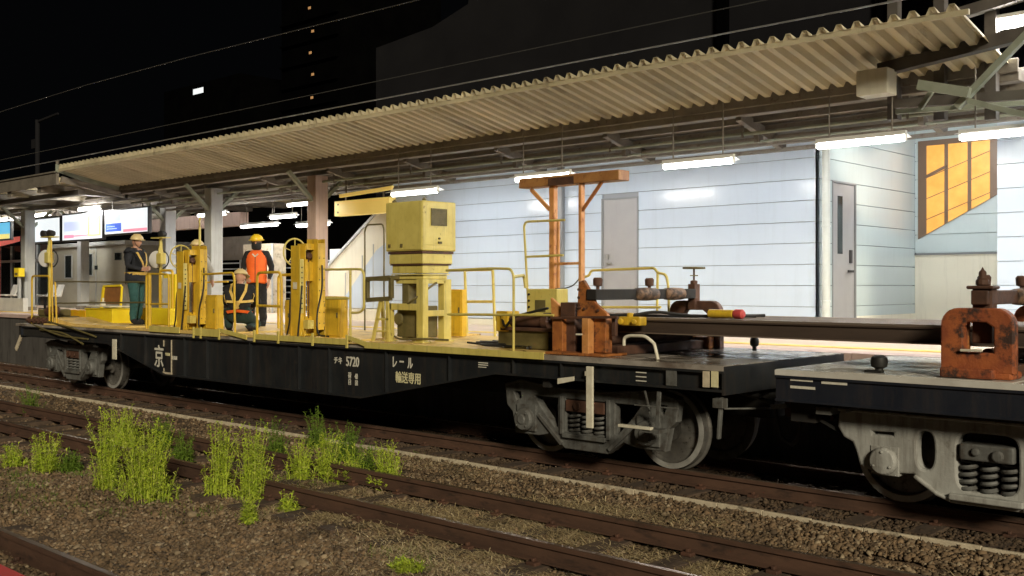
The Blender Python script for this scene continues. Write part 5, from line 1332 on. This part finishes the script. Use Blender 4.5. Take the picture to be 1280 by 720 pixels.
# red awning, benches at the far left, dark shelter interior
Ya = 17.5
t = thing('awning', 'red awning edge above the dark shelter at the left border', 'awning', (XY(5,Ya), Ya, ZZ(5,310,Ya)))
m = MB(); m.prism([(Ya-.9, ZZ(5,311,Ya)),(Ya-.9, ZZ(5,301,Ya)),(Ya, ZZ(5,297,Ya)),(Ya, ZZ(5,303,Ya))], 'x', XY(-40,Ya), XY(25,Ya)); m.build('cloth', 'red_awning', t)
m = MB(); m.bar((XY(24,Ya), Ya-.8, PZ), (XY(24,Ya), Ya-.8, ZZ(5,303,Ya)), .07); m.build('post', 'red_awning', t)
for k, (px, lab) in enumerate(((3,'white platform seat nearest the left border'),(13,'white platform seat second from the left border'),(49,'white platform seat just left of the yellow uprights of the wagon end'),(59,'white platform seat seen through the yellow uprights of the wagon end'))):
    Yh = 15.4; x = XY(px, Yh); t = thing('platform_chair', lab, 'seat', (x, Yh, PZ), 'row of white platform seats')
    m = MB(); m.prism([(Yh, 1.62),(Yh+.4, 1.60),(Yh+.52, 2.02),(Yh+.48, 2.04),(Yh+.36, 1.66),(Yh, 1.68)], 'x', x-.24, x+.24); m.build('shell', 'seat_white', t, bevel=.02)
    m = MB(); m.bar((x, Yh+.2, PZ), (x, Yh+.2, 1.6), .06); m.box(x-.18, x+.18, Yh+.05, Yh+.35, PZ, PZ+.03); m.build('leg', 'black_frame', t)
m = MB(); m.box(XY(-30,13.4), XY(29,13.4), 13.4, 13.55, PZ, PZ+.42); tag(m.build('low_partition', 'seat_white', bevel=.01), 'low white partition on the platform at the left border', 'partition')
t = thing('waiting_shelter', 'dark glazed waiting shelter behind the seats at the left border', 'shelter', (XY(20,18.2), 18.2, PZ))
m = MB(); m.box(XY(-60,18.2), XY(64,18.2), 18.2, 18.3, PZ, ZZ(30,307,18.2)); m.build('glazing', 'dark_glass', t)
m = MB()
for px in (-20, -2, 14, 46, 62): m.box(XY(px,18.15)-.03, XY(px,18.15)+.03, 18.12, 18.19, PZ, ZZ(30,307,18.2))
m.box(XY(-60,18.15), XY(64,18.15), 18.1, 18.18, ZZ(20,328,18.15), ZZ(20,325,18.15)); m.build('mullion', 'pillar_grey', t)
# brown beam, far louvred screen, white cupboard, dark backdrop buildings
Yh = 17.6
m = MB(); m.box(XY(186,Yh), XY(300,Yh), Yh, Yh+.3, ZZ(240,286,Yh), ZZ(240,270,Yh)); tag(m.build('lintel_beam', 'pillar_pink'), 'pinkish brown beam under the canopy behind the left winch tower', 'beam')
Yh = 18.5
t = thing('louvre_screen', 'grey slatted screen with rails between the grey pillar and the orange vest man', 'screen', (XY(305,Yh), Yh, PZ))
m = MB(); m.box(XY(274,Yh), XY(316,Yh), Yh, Yh+.08, ZZ(290,325,Yh), ZZ(290,296,Yh)); m.build('panel', 'roof_steel', t)
m = MB()
for k in range(9): z = ZZ(290,329+k*7.2,Yh); m.box(XY(272,Yh), XY(420,Yh), Yh+.02, Yh+.06, z-.02, z+.02)
m.build('rail', 'pillar_grey', t)
m = MB()
for px in (272, 300, 341, 380): m.box(XY(px,Yh)-.03, XY(px,Yh)+.03, Yh, Yh+.06, PZ, ZZ(290,325,Yh))
m.build('post', 'pillar_grey', t)
Yh = 17.8
t = thing('cupboard', 'tall pale cream cupboard behind the man in the orange vest', 'cupboard', (XY(322,Yh), Yh, PZ))
xa, xb = XY(304,Yh), XY(340,Yh); m = MB(); m.box(xa, xb, Yh, Yh+.5, PZ, ZZ(322,305,Yh)); m.build('body', 'kerb', t, bevel=.01)
m = MB(); m.box((xa+xb)/2-.01, (xa+xb)/2+.01, Yh-.006, Yh, PZ+.1, ZZ(322,308,Yh)); m.box(xb-.02, xb+.06, Yh-.01, Yh, PZ, ZZ(322,305,Yh)); m.build('door_gap', 'pillar_grey', t)

# ---- dark backdrop of the night
t = thing('dark_building', 'huge unlit grey building rising behind the canopy roof', 'building', (0, 42, 0))
m = MB(); Yd = 42
m.prism([(XY(470,Yd), 0),(60, 0),(60, 60),(XY(640,Yd), 34),(XY(585,Yd), ZZ(585,5,Yd)),(XY(540,Yd), ZZ(540,34,Yd)),(XY(470,Yd), ZZ(470,60,Yd))], 'y', Yd, Yd+20); m.build('wall', 'far_dark_2', t)
m = MB()
for px in (900, 1100, 1112): m.box(XY(px,Yd), XY(px,Yd)+.5, Yd-.3, Yd, 0, 45)
m.build('pilaster', 'far_dark', t)
Yd = 70
t = thing('apartment_tower', 'almost black apartment tower with a column of dim orange stair lights', 'building', (XY(388,Yd), Yd, 0))
m = MB(); m.box(XY(352,Yd), XY(425,Yd), Yd, Yd+15, 0, 50); m.build('wall', 'far_dark', t)
for px, py in ((387,10),(391,39),(388,66),(391,93),(390,122)):
    m = MB(); x, z = XY(px,Yd), ZZ(px,py,Yd); m.box(x-.22, x+.22, Yd-.05, Yd, z-.14, z+.14); m.build('window', 'lit_window', t)
for k in range(6):
    m = MB(); z = ZZ(388, 24+k*27, Yd); m.box(XY(353,Yd), XY(424,Yd), Yd-.4, Yd, z-.1, z+.1); m.build('balcony_edge', 'far_dark', t)
Yd = 80
t = thing('distant_house', 'black distant house block with one small white lit window', 'building', (XY(250,Yd), Yd, 0))
m = MB(); m.box(XY(205,Yd), XY(300,Yd), Yd, Yd+15, 0, ZZ(250,104,Yd)); m.build('wall', 'far_dark', t)
m = MB(); x, z = XY(247,Yd), ZZ(247,114,Yd); m.box(x-1.2, x+1.6, Yd-.05, Yd, z-.4, z+.4); m.build('window', 'lit_window_white', t)
# overhead wires
def wire(name, Y, z, r, mat, label, sag=.0, X0=-90, X1=12):
    m = MB(); n = 24; m.tube([(X0+(X1-X0)*i/n, Y, z+sag*math.sin(PI*i/n*3)**2) for i in range(n+1)], r, 6)
    tag(m.build(name, mat, smooth=True), label, 'wire')
wire('contact_wire', 10.05, 4.80, .009, 'wire', 'thin bright overhead contact wire crossing the black sky above the train')
wire('messenger_wire', 10.05, 6.3, .007, 'wire_dark', 'faint dark upper wire, highest of the three over the track', -.25)
wire('feeder_wire', 12.9, 5.95, .008, 'wire_dark', 'faint dark wire just above the toothed canopy edge')
t = thing('catenary_pole', 'dark steel pole with a bracket arm against the black sky at the far left', 'pole', (XY(47,24), 24, 0))
m = MB(); x = XY(47,24); m.tube([(x, 24, 0), (x, 24, ZZ(47,150,24))], .13, 10); m.build('shaft', 'far_dark_2', t, smooth=True)
m = MB(); z = ZZ(47,152,24); m.bar((x, 24, z), (x+2.6, 24, z+.15), .1); m.bar((x, 24, z-1.2), (x-.6, 24, z-1.2), .2, .5); m.build('arm', 'far_dark_2', t)

# steelwork in the top right corner
Yt = 14.6
t = thing('steel_footbridge', 'dark steel lattice under a footbridge in the top right corner', 'footbridge', (-4, Yt, 5.2))
m = MB(); m.box(-7.0, 9, 13.0, 19, 7.0, 7.2); m.box(-6.9, 9, 15.9, 16.0, 5.05, 7.0); m.build('deck', 'far_dark', t)
m = MB()
for a, b, Y, w in (((1100,88),(1290,40),13.3,.16),((1060,60),(1290,-10),13.8,.14),((1120,130),(1290,118),13.6,.12)):
    m.bar(PT(*a,Y), PT(*b,Y), w, w)
for px in (1118, 1176, 1240): m.bar(PT(px,-40,13.9), PT(px,150,13.9), .14)
for k in range(6): m.bar((-6.5+k*1.3, 13.2, 6.9), (-6.5+k*1.3, 18.8, 6.9), .12, .2)
m.build('girder', 'roof_dark', t)
m = MB(); m.bar(PT(1148,106,13.1), PT(1212,116,13.1), .09, .12); m.bar(PT(1196,134,13.2), PT(1290,36,13.2), .10, .08); m.bar(PT(1150,136,13.3), PT(1166,112,13.3), .06); m.bar(PT(1210,126,13.2), PT(1290,146,13.2), .07, .07)
m.bar(PT(1120,140,13.5), PT(1290,128,13.5), .06); m.build('brace', 'roof_pale_steel', t, bevel=.004)
m = MB(); Y = 13.0; m.box(XY(1070,Y), XY(1109,Y), Y, Y+.3, ZZ(1090,118,Y), ZZ(1090,86,Y)); m.build('end_box', 'cream_panel', t, bevel=.01)

# ------------------------------------------------------------------ PEOPLE
def finger(mb, p, d, L, r, curl, nrm):
    pts = [p]; d = d.normalized()
    for k, f in enumerate((.45, .3, .25)):
        q = pts[-1]+d*L*f; pts.append(q); d = (d+nrm*curl).normalized()
    mb.tube(pts, [r, r*.95, r*.85, r*.6], 7)
def person(label, loc, rz, J, cm, head_dir=(0,0), group=None, vest=False):
    """J: joints in a local frame (front = -Y). cm: materials torso, arm, leg, boot, hand, head"""
    t = thing('person', label, 'person', loc, group); t.rotation_euler = (0,0,rz)
    mats = ['skin', cm['torso'], cm['arm'], cm['leg'], cm['boot'], cm.get('hand','skin'), 'hair', 'eye_white', cm.get('shin', cm['leg'])]
    edges = [('pelvis','spine',1),('spine','chest',1),('chest','neckb',1),('neckb','neck',0)]
    for s in 'LR':
        edges += [('chest','sho'+s,1),('sho'+s,'elb'+s,2),('elb'+s,'wri'+s,2),('pelvis','hip'+s,3),('hip'+s,'kne'+s,3),('kne'+s,'ank'+s,8),('ank'+s,'toe'+s,4)]
    rad = {'pelvis':(.165,.125),'spine':(.145,.115),'chest':(.165,.12),'neckb':(.085,.08),'neck':(.055,.06),'sho':(.078,.078),'elb':(.052,.055),'wri':(.04,.036),'hip':(.12,.12),'kne':(.085,.09),'ank':(.07,.072),'toe':(.045,.038)}
    names = list(dict.fromkeys([n for e in edges for n in e[:2]]))
    me = bpy.data.meshes.new('person'); me.from_pydata([J[n] for n in names], [(names.index(a), names.index(b)) for a, b, _ in edges], [])
    o = bpy.data.objects.new('tmp', me); C.objects.link(o)
    sk = o.modifiers.new('s', 'SKIN'); sk.use_smooth_shade = True
    for i, n in enumerate(names):
        key = n if n in rad else n[:-1]; me.skin_vertices[0].data[i].radius = rad[key]
        me.skin_vertices[0].data[i].use_root = (n == 'pelvis')
    sb = o.modifiers.new('u', 'SUBSURF'); sb.levels = 2; sb.render_levels = 2
    bpy.context.view_layer.update(); dg = bpy.context.evaluated_depsgraph_get()
    bm_ = bpy.data.meshes.new_from_object(o.evaluated_get(dg)); bpy.data.objects.remove(o)
    V = [v.co.copy() for v in bm_.vertices]
    for v in V:   # cloth folds
        v += Vector((noise.noise(v*14), noise.noise(v*14+Vector((9,0,0))), 0))*.011
    E_ = [(Vector(J[a]), Vector(J[b]), k) for a, b, k in edges]
    def near(p):
        best = (9, 1)
        for a, b, k in E_:
            ab = b-a; tt = max(0, min(1, (p-a).dot(ab)/ab.length_squared)); dd = (p-a-ab*tt).length
            if dd < best[0]: best = (dd, k)
        return best[1]
    mb = MB()
    for p in bm_.polygons:
        c = sum((V[i] for i in p.vertices), Vector())/len(p.vertices); mb.mi.append(near(c))
    mb.v = [tuple(v) for v in V]; mb.f = [tuple(p.vertices) for p in bm_.polygons]
    torso = [(tuple(p.vertices), mb.mi[i]) for i, p in enumerate(bm_.polygons)]
    # head
    H = Vector(J['head']); bm = bmesh.new(); bmesh.ops.create_uvsphere(bm, u_segments=24, v_segments=18, radius=1)
    Rh = Matrix.Rotation(head_dir[0], 3, 'Z') @ Matrix.Rotation(head_dir[1], 3, 'X')
    def hd(p):
        return H+Rh @ Vector(p)
    hv = []
    for v in bm.verts:
        x, y, z = v.co
        jaw = 1-.28*max(0, -z)**1.3
        X, Y_, Z = x*.077*jaw, y*.098*(1-.12*max(0,-z)), z*.118
        if y < -.3: Y_ *= 1-.05*max(0, z)
        g = math.exp(-((x/.16)**2+((z+.12)/.22)**2))
        if y < 0: Y_ -= .026*g
        if y < 0: Y_ -= .008*math.exp(-((x/.35)**2+((z+.62)/.12)**2)); Y_ += .008*(math.exp(-(((abs(x)-.38)/.16)**2+((z-.06)/.14)**2)))
        if y < 0: Y_ -= .012*math.exp(-((x/.3)**2+((z+.95)/.16)**2))
        hv.append(hd((X, Y_, Z)))
    bm.verts.ensure_lookup_table(); mb.cur = 0
    mb.add(hv, [tuple(v.index for v in f.verts) for f in bm.faces]); bm.free()
    for s in (-1, 1):
        mb.cur = 7; mb.lathe(hd((s*.030, -.083, .012)), Rh @ Vector((0,-1,0)), [(.0125,0),(.009,.004),(0,.005)], 10)
        mb.cur = 6; mb.lathe(hd((s*.030, -.0875, .012)), Rh @ Vector((0,-1,0)), [(.0055,0),(.004,.0012),(0,.0012)], 8)
        mb.tube([hd((s*.016,-.092,.032)), hd((s*.032,-.091,.037)), hd((s*.048,-.082,.031))], .0035, 5)
        mb.cur = 0; mb.lathe(hd((s*.074, .005, .0)), Rh @ Vector((s,0,0)), [(.028,-.004),(.03,.006),(.02,.012),(0,.008)], 12)
    mb.cur = 5 if False else 0
    # neck to skull
    mb.tube([Vector(J['neckb']), Vector(J['neck']), H+Rh @ Vector((0,.015,-.06))], [.062,.056,.05], 12)
    # hair band at the back
    # hands
    for s in 'LR':
        w, e = Vector(J['wri'+s]), Vector(J['elb'+s]); d = (w-e).normalized()
        hdir = Vector(J.get('hand'+s, tuple(d))).normalized()
        side = 1 if s == 'L' else -1
        nrm = Vector(J.get('palm'+s, (-side*1., 0, 0))); nrm = (nrm-hdir*nrm.dot(hdir)).normalized(); wd = hdir.cross(nrm).normalized()
        mb.cur = 5
        vs = []
        for k, (q, ww, th) in enumerate(((-.02,.028,.02),(.03,.036,.017),(.085,.041,.013))):
            c = w+hdir*q
            vs += [c+wd*ww+nrm*th, c-wd*ww+nrm*th, c-wd*ww-nrm*th, c+wd*ww-nrm*th]
        mb.add(vs, [(0,1,2,3),(11,10,9,8)]+[(i*4+j, i*4+(j+1)%4, i*4+4+(j+1)%4, i*4+4+j) for i in (0,1) for j in range(4)])
        for k, (off, L) in enumerate(((.031,.072),(.011,.080),(-.010,.075),(-.030,.058))):
            finger(mb, w+hdir*.08+wd*off, hdir, L, .0088, .45, nrm)
        finger(mb, w+hdir*.02+wd*.032, hdir*.6+wd*.8+nrm*.3, .062, .0105, .25, nrm)
    # boots' soles
    mb.cur = 4
    for s in 'LR':
        a, tt = Vector(J['ank'+s]), Vector(J['toe'+s]); f = (tt-a); f.z = 0; f = f.normalized(); r = Vector((f.y, -f.x, 0))
        z0 = min(tt.z, a.z)-.045
        c = a-f*.05; vs = []
        for q, ww in ((0,.038),(.06,.043),(.14,.04),(.21,.05),(.27,.035)):
            for zz in (z0, z0+.03): vs += [Vector((*(c+f*q+r*ww).xy, zz)), Vector((*(c+f*q-r*ww).xy, zz))]
        fs = [(0,1,3,2),(16,18,19,17)]
        for i in range(4):
            b = i*4; fs += [(b,b+4,b+5,b+1),(b+2,b+3,b+7,b+6),(b,b+2,b+6,b+4),(b+1,b+5,b+7,b+3)]
        mb.add(vs, fs)
    saved = t.location.copy(); t.location = (0,0,0)
    body = mb.build('body', mats, t, smooth=True)
    def shell(name, mat, kinds, off, cond=lambda c: True):
        bmm = bmesh.new(); vm = {}
        tmp = bpy.data.meshes.new('x'); tmp.from_pydata([tuple(v) for v in V], [], [f for f, k in torso])
        tmp.update(); nr = [v.normal.copy() for v in tmp.vertices]
        s = MB(); idx = {}
        for f, k in torso:
            c = sum((V[i] for i in f), Vector())/len(f)
            if k in kinds and cond(c):
                g = []
                for i in f:
                    if i not in idx: idx[i] = len(s.v); s.v.append(tuple(V[i]+nr[i]*off))
                    g.append(idx[i])
                s.f.append(tuple(g)); s.mi.append(0)
        bmm.free()
        ob = s.build(name, mat, t, smooth=True); so = ob.modifiers.new('s', 'SOLIDIFY'); so.thickness = .006; so.offset = 1
        return ob
    def helmet(mat):
        h = MB(); prof = []
        for k in range(9):
            a = k/8*PI/2; prof.append((max(.001, .118*math.cos(a)), .10*math.sin(a)))
        h.lathe(hd((0, .0, .045)), Rh @ Vector((0,0,1)), [(.113,-.005)]+prof, 28)
        h.lathe(hd((0, -.018, .042)), Rh @ Vector((0,-.12,1)), [(.112,-.004),(.142,-.006),(.142,.0),(.112,.008)], 28)
        for yy in (-.03, 0, .03): h.tube([hd((yy, -.10+abs(yy)*.3, .085)), hd((yy, -.05, .138)), hd((yy, .04, .14)), hd((yy, .10, .08))], .007, 6)
        h.build('helmet', mat, t, smooth=True)
        h = MB(); h.tube([hd((-.09,-.01,.04)), hd((-.075,-.03,-.05)), hd((0,-.06,-.125)), hd((.075,-.03,-.05)), hd((.09,-.01,.04))], .005, 6); h.build('chin_strap', 'black_rubber', t)
    def strap(pts, w, mat='webbing', name='harness_strap', th=.008):
        s = MB(); pts = [Vector(p) for p in pts]
        # flat band whose width lies along the surface
        ctr = Vector(J['spine'])
        for i in range(len(pts)-1):
            p, q = pts[i], pts[i+1]; n = ((p+q)/2-ctr); d = (q-p).normalized(); n = (n-d*n.dot(d)).normalized(); ex = (q-p)*.04
            s.bar(p-ex, q+ex, w, th, n)
        s.build(name, mat, t, bevel=.002)
    def done(): t.location = saved
    return t, hd, shell, helmet, strap, done

def standing(armL=None, armR=None, lean=0., h=1.70, feet=(.02,-.04)):
    k = h/1.70
    J = dict(pelvis=(0,.0,.90), spine=(0,.01-lean*.3,1.08), chest=(0,.02-lean*.6,1.27), neckb=(0,.01-lean,1.42), neck=(0,-.0-lean,1.48), head=(0,-.02-lean*1.1,1.585))
    for s, g in (('L',1),('R',-1)):
        J['sho'+s] = (g*.185, .02-lean*.8, 1.36); J['elb'+s] = (g*.25, .03-lean*.5, 1.10); J['wri'+s] = (g*.25, -.04-lean*.5, .87)
        J['hip'+s] = (g*.09, 0, .84); J['kne'+s] = (g*.10, -.02+feet[0 if g>0 else 1]*.5, .47); J['ank'+s] = (g*.11, .03+feet[0 if g>0 else 1], .09); J['toe'+s] = (g*.13, -.12+feet[0 if g>0 else 1], .045)
    for s, a in (('L',armL),('R',armR)):
        if a: J['elb'+s], J['wri'+s] = a[0], a[1]; J['hand'+s] = a[2]; J['palm'+s] = a[3]
    return {n: (tuple(c*k for c in v) if not n.startswith(('hand','palm')) else v) for n, v in J.items()}

# 1 standing man in navy jacket, hand at the harness
J = standing(armR=((-.27,.0,1.12),(-.10,-.20,1.06),(.9,-.3,.1),(0,1,.0)), armL=((.26,.02,1.12),(.13,-.20,1.08),(-.9,-.3,.0),(0,1,.0)))
p, hd, shell, helm, strap, done = person('standing man in navy jacket and teal trousers with a yellow harness', (XY(170,9.5), 9.5, FZ), math.radians(118), J,
    dict(torso='navy_cloth', arm='navy_cloth', leg='teal_cloth', boot='black_cloth', hand='skin'), head_dir=(math.radians(-6), 0))
shell('jacket', 'navy_cloth', (1,3), .034, lambda c: .80 < c.z < 1.45)
helm('helmet_cream')
strap([(-.13,.08,1.42),(-.15,-.0,1.46),(-.13,-.13,1.36),(-.06,-.18,1.2),(.02,-.18,1.04),(.05,-.17,.96)], .045)
strap([(.13,.08,1.42),(.15,.0,1.46),(.13,-.13,1.36),(.08,-.18,1.2),(.02,-.18,1.04)], .045)
strap([(.0,-.19,.98),(.15,-.13,.98),(.205,.0,.98),(.14,.14,.98),(0,.175,.98),(-.14,.14,.98),(-.205,.0,.98),(-.15,-.13,.98),(.0,-.19,.98)], .06, name='waist_belt')
strap([(.13,.08,1.42),(.02,.16,1.2),(-.06,.17,1.0)], .045); strap([(-.13,.08,1.42),(-.02,.165,1.2),(.06,.17,1.0)], .045)
done()
# 2 kneeling man seen from behind
J = dict(pelvis=(0,.06,.30), spine=(0,.05,.46), chest=(0,.0,.63), neckb=(0,-.05,.75), neck=(0,-.08,.795), head=(0,-.12,.895))
for s, g in (('L',1),('R',-1)):
    J['sho'+s] = (g*.185,-.03,.70); J['elb'+s] = (g*.27,-.26,.48); J['wri'+s] = (g*.12,-.44,.42); J['hand'+s] = (-g*.3,-.9,-.2); J['palm'+s] = (-g*.4,0,-1)
    J['hip'+s] = (g*.12,.04,.27); J['kne'+s] = (g*.24,-.34,.36 if g > 0 else .10); J['ank'+s] = (g*.17,-.04 if g > 0 else .10,.10); J['toe'+s] = (g*.19,-.22 if g > 0 else -.02,.05)
p, hd, shell, helm, strap, done = person('crouching man seen from behind in dark clothes and pale helmet with a yellow harness', (XY(299,9.3), 9.3, FZ-.01), math.radians(228), J,
    dict(torso='black_cloth', arm='black_cloth', leg='dark_green_cloth', boot='black_cloth', hand='grey_cloth'), head_dir=(math.radians(-12), math.radians(14)))
shell('jacket', 'black_cloth', (1,), .008)
helm('helmet_cream')
strap([(-.12,.0,.79),(-.12,.115,.68),(-.05,.195,.52),(.02,.22,.40)], .042); strap([(.12,.0,.79),(.12,.115,.68),(.05,.195,.52),(-.02,.22,.40)], .042)
strap([(-.225,.0,.52),(-.165,.165,.51),(0,.215,.50),(.165,.165,.51),(.225,.0,.52)], .04); strap([(-.2,-.02,.32),(-.16,.16,.34),(0,.215,.36),(.16,.16,.34),(.2,-.02,.32)], .05, 'orange_vest', 'waist_belt')
strap([(-.12,-.02,.76),(-.2,-.06,.72),(-.24,.0,.6),(-.205,.02,.48)], .03); strap([(.12,-.02,.76),(.2,-.06,.72),(.24,.0,.6),(.205,.02,.48)], .03)
done()
# 3 man in orange vest
J = standing(armR=((-.26,.03,1.10),(-.17,-.16,.93),(.5,-.5,-.5),(.3,.6,.2)), armL=((.28,.02,1.10),(.24,-.08,.87),(-.1,-.3,-1),(-1,0,0)), h=1.66)
p, hd, shell, helm, strap, done = person('man in an orange vest, yellow helmet and black face mask between winch towers', (XY(321,10.7), 10.7, FZ), math.radians(46), J,
    dict(torso='black_cloth', arm='black_cloth', leg='black_cloth', boot='black_cloth', hand='skin'))
m = MB(); n = 32; vs = []
secs = [(.80,.185,.155,0),(.84,.188,.157,0),(.95,.178,.15,0),(1.08,.18,.15,.0),(1.2,.195,.155,.005),(1.29,.19,.15,.01),(1.35,.155,.125,.01),(1.40,.10,.095,.005)]
for z, rx, ry, cy_ in secs:
    for j in range(n):
        a = 2*PI*j/n; f = 1+.035*noise.noise(Vector((math.cos(a)*2, math.sin(a)*2, z*6)))
        vs.append((rx*math.cos(a)*f, cy_+ry*math.sin(a)*f, z+(.012*math.sin(3*a) if z < .81 else 0)))
m.add(vs, [(i*n+j, i*n+(j+1)%n, (i+1)*n+(j+1)%n, (i+1)*n+j) for i in range(len(secs)-1) for j in range(n)])
o = m.build('safety_vest', 'orange_vest', p, smooth=True); so = o.modifiers.new('s', 'SOLIDIFY'); so.thickness = .006
m = MB(); m.tube([(0,-.162,.82),(0,-.157,1.0),(0,-.158,1.2),(0,-.148,1.29)], .006, 6); m.build('zip', 'black_rubber', p)
helm('helmet_yellow')
m = MB(); m.lathe(hd((0,-.012,-.05)), (0,0,1), [(.05,-.1),(.085,-.07),(.092,-.02),(.086,.045),(.05,.05)], 20); m.build('face_mask', 'black_cloth', p, smooth=True)
strap([(-.05,-.150,1.33),(-.0,-.165,1.28),(.05,-.150,1.33)], .025, 'white_paint', 'collar_strip')
done()
# 4 man in pale jacket behind the left tower
J = standing(armR=((-.30,.0,1.12),(-.26,-.12,.93),(0,-.5,-.8),(1,0,0)), armL=((.30,.0,1.12),(.26,-.12,.93),(0,-.5,-.8),(-1,0,0)), h=1.56)
p, hd, shell, helm, strap, done = person('man in a pale grey jacket mostly hidden behind the left winch tower', (XY(246,9.95), 9.95, FZ), math.radians(215), J,
    dict(torso='grey_cloth', arm='grey_cloth', leg='grey_cloth', boot='black_cloth', hand='skin'))
shell('jacket', 'grey_cloth', (1,), .025)
helm('helmet_cream')
done()

# ------------------------------------------------------------------ LIGHT, SKY, CAMERA
w = bpy.data.worlds.new('World'); S.world = w; w.use_nodes = True
bg = w.node_tree.nodes['Background']; bg.inputs[0].default_value = (.55, .6, .7, 1); bg.inputs[1].default_value = .0008
L = bpy.data.lights.new('yard_light', 'SUN'); L.energy = 1.05; L.angle = math.radians(10); L.color = (1., .88, .66)
lo = bpy.data.objects.new('yard_light', L); C.objects.link(lo)
dirv = Vector((-.70, .50, -.36))
lo.rotation_euler = dirv.to_track_quat('-Z', 'Y').to_euler(); lo.location = (5, -5, 12)

cam = bpy.data.cameras.new('camera'); co = bpy.data.objects.new('camera', cam); C.objects.link(co)
cam.sensor_width = 36; cam.lens = 36*FL/1280; cam.shift_y = (HOR-360)/1280
co.location = (0, 0, CH); co.rotation_euler = (PI/2, 0, math.atan2(-VX, VY))
cam.clip_end = 1500; cam.clip_start = .05
S.camera = co
S.render.engine = 'CYCLES'
S.view_settings.view_transform = 'Standard'; S.view_settings.look = 'None'; S.view_settings.exposure = 1.45; S.view_settings.gamma = 1
cy = S.cycles; cy.use_denoising = True; cy.max_bounces = 6; cy.diffuse_bounces = 3; cy.glossy_bounces = 3; cy.transmission_bounces = 2
cy.sample_clamp_indirect = 4; cy.sample_clamp_direct = 6; cy.use_light_tree = True; cy.caustics_reflective = False; cy.caustics_refractive = False
cy.use_adaptive_sampling = True; cy.adaptive_threshold = .02
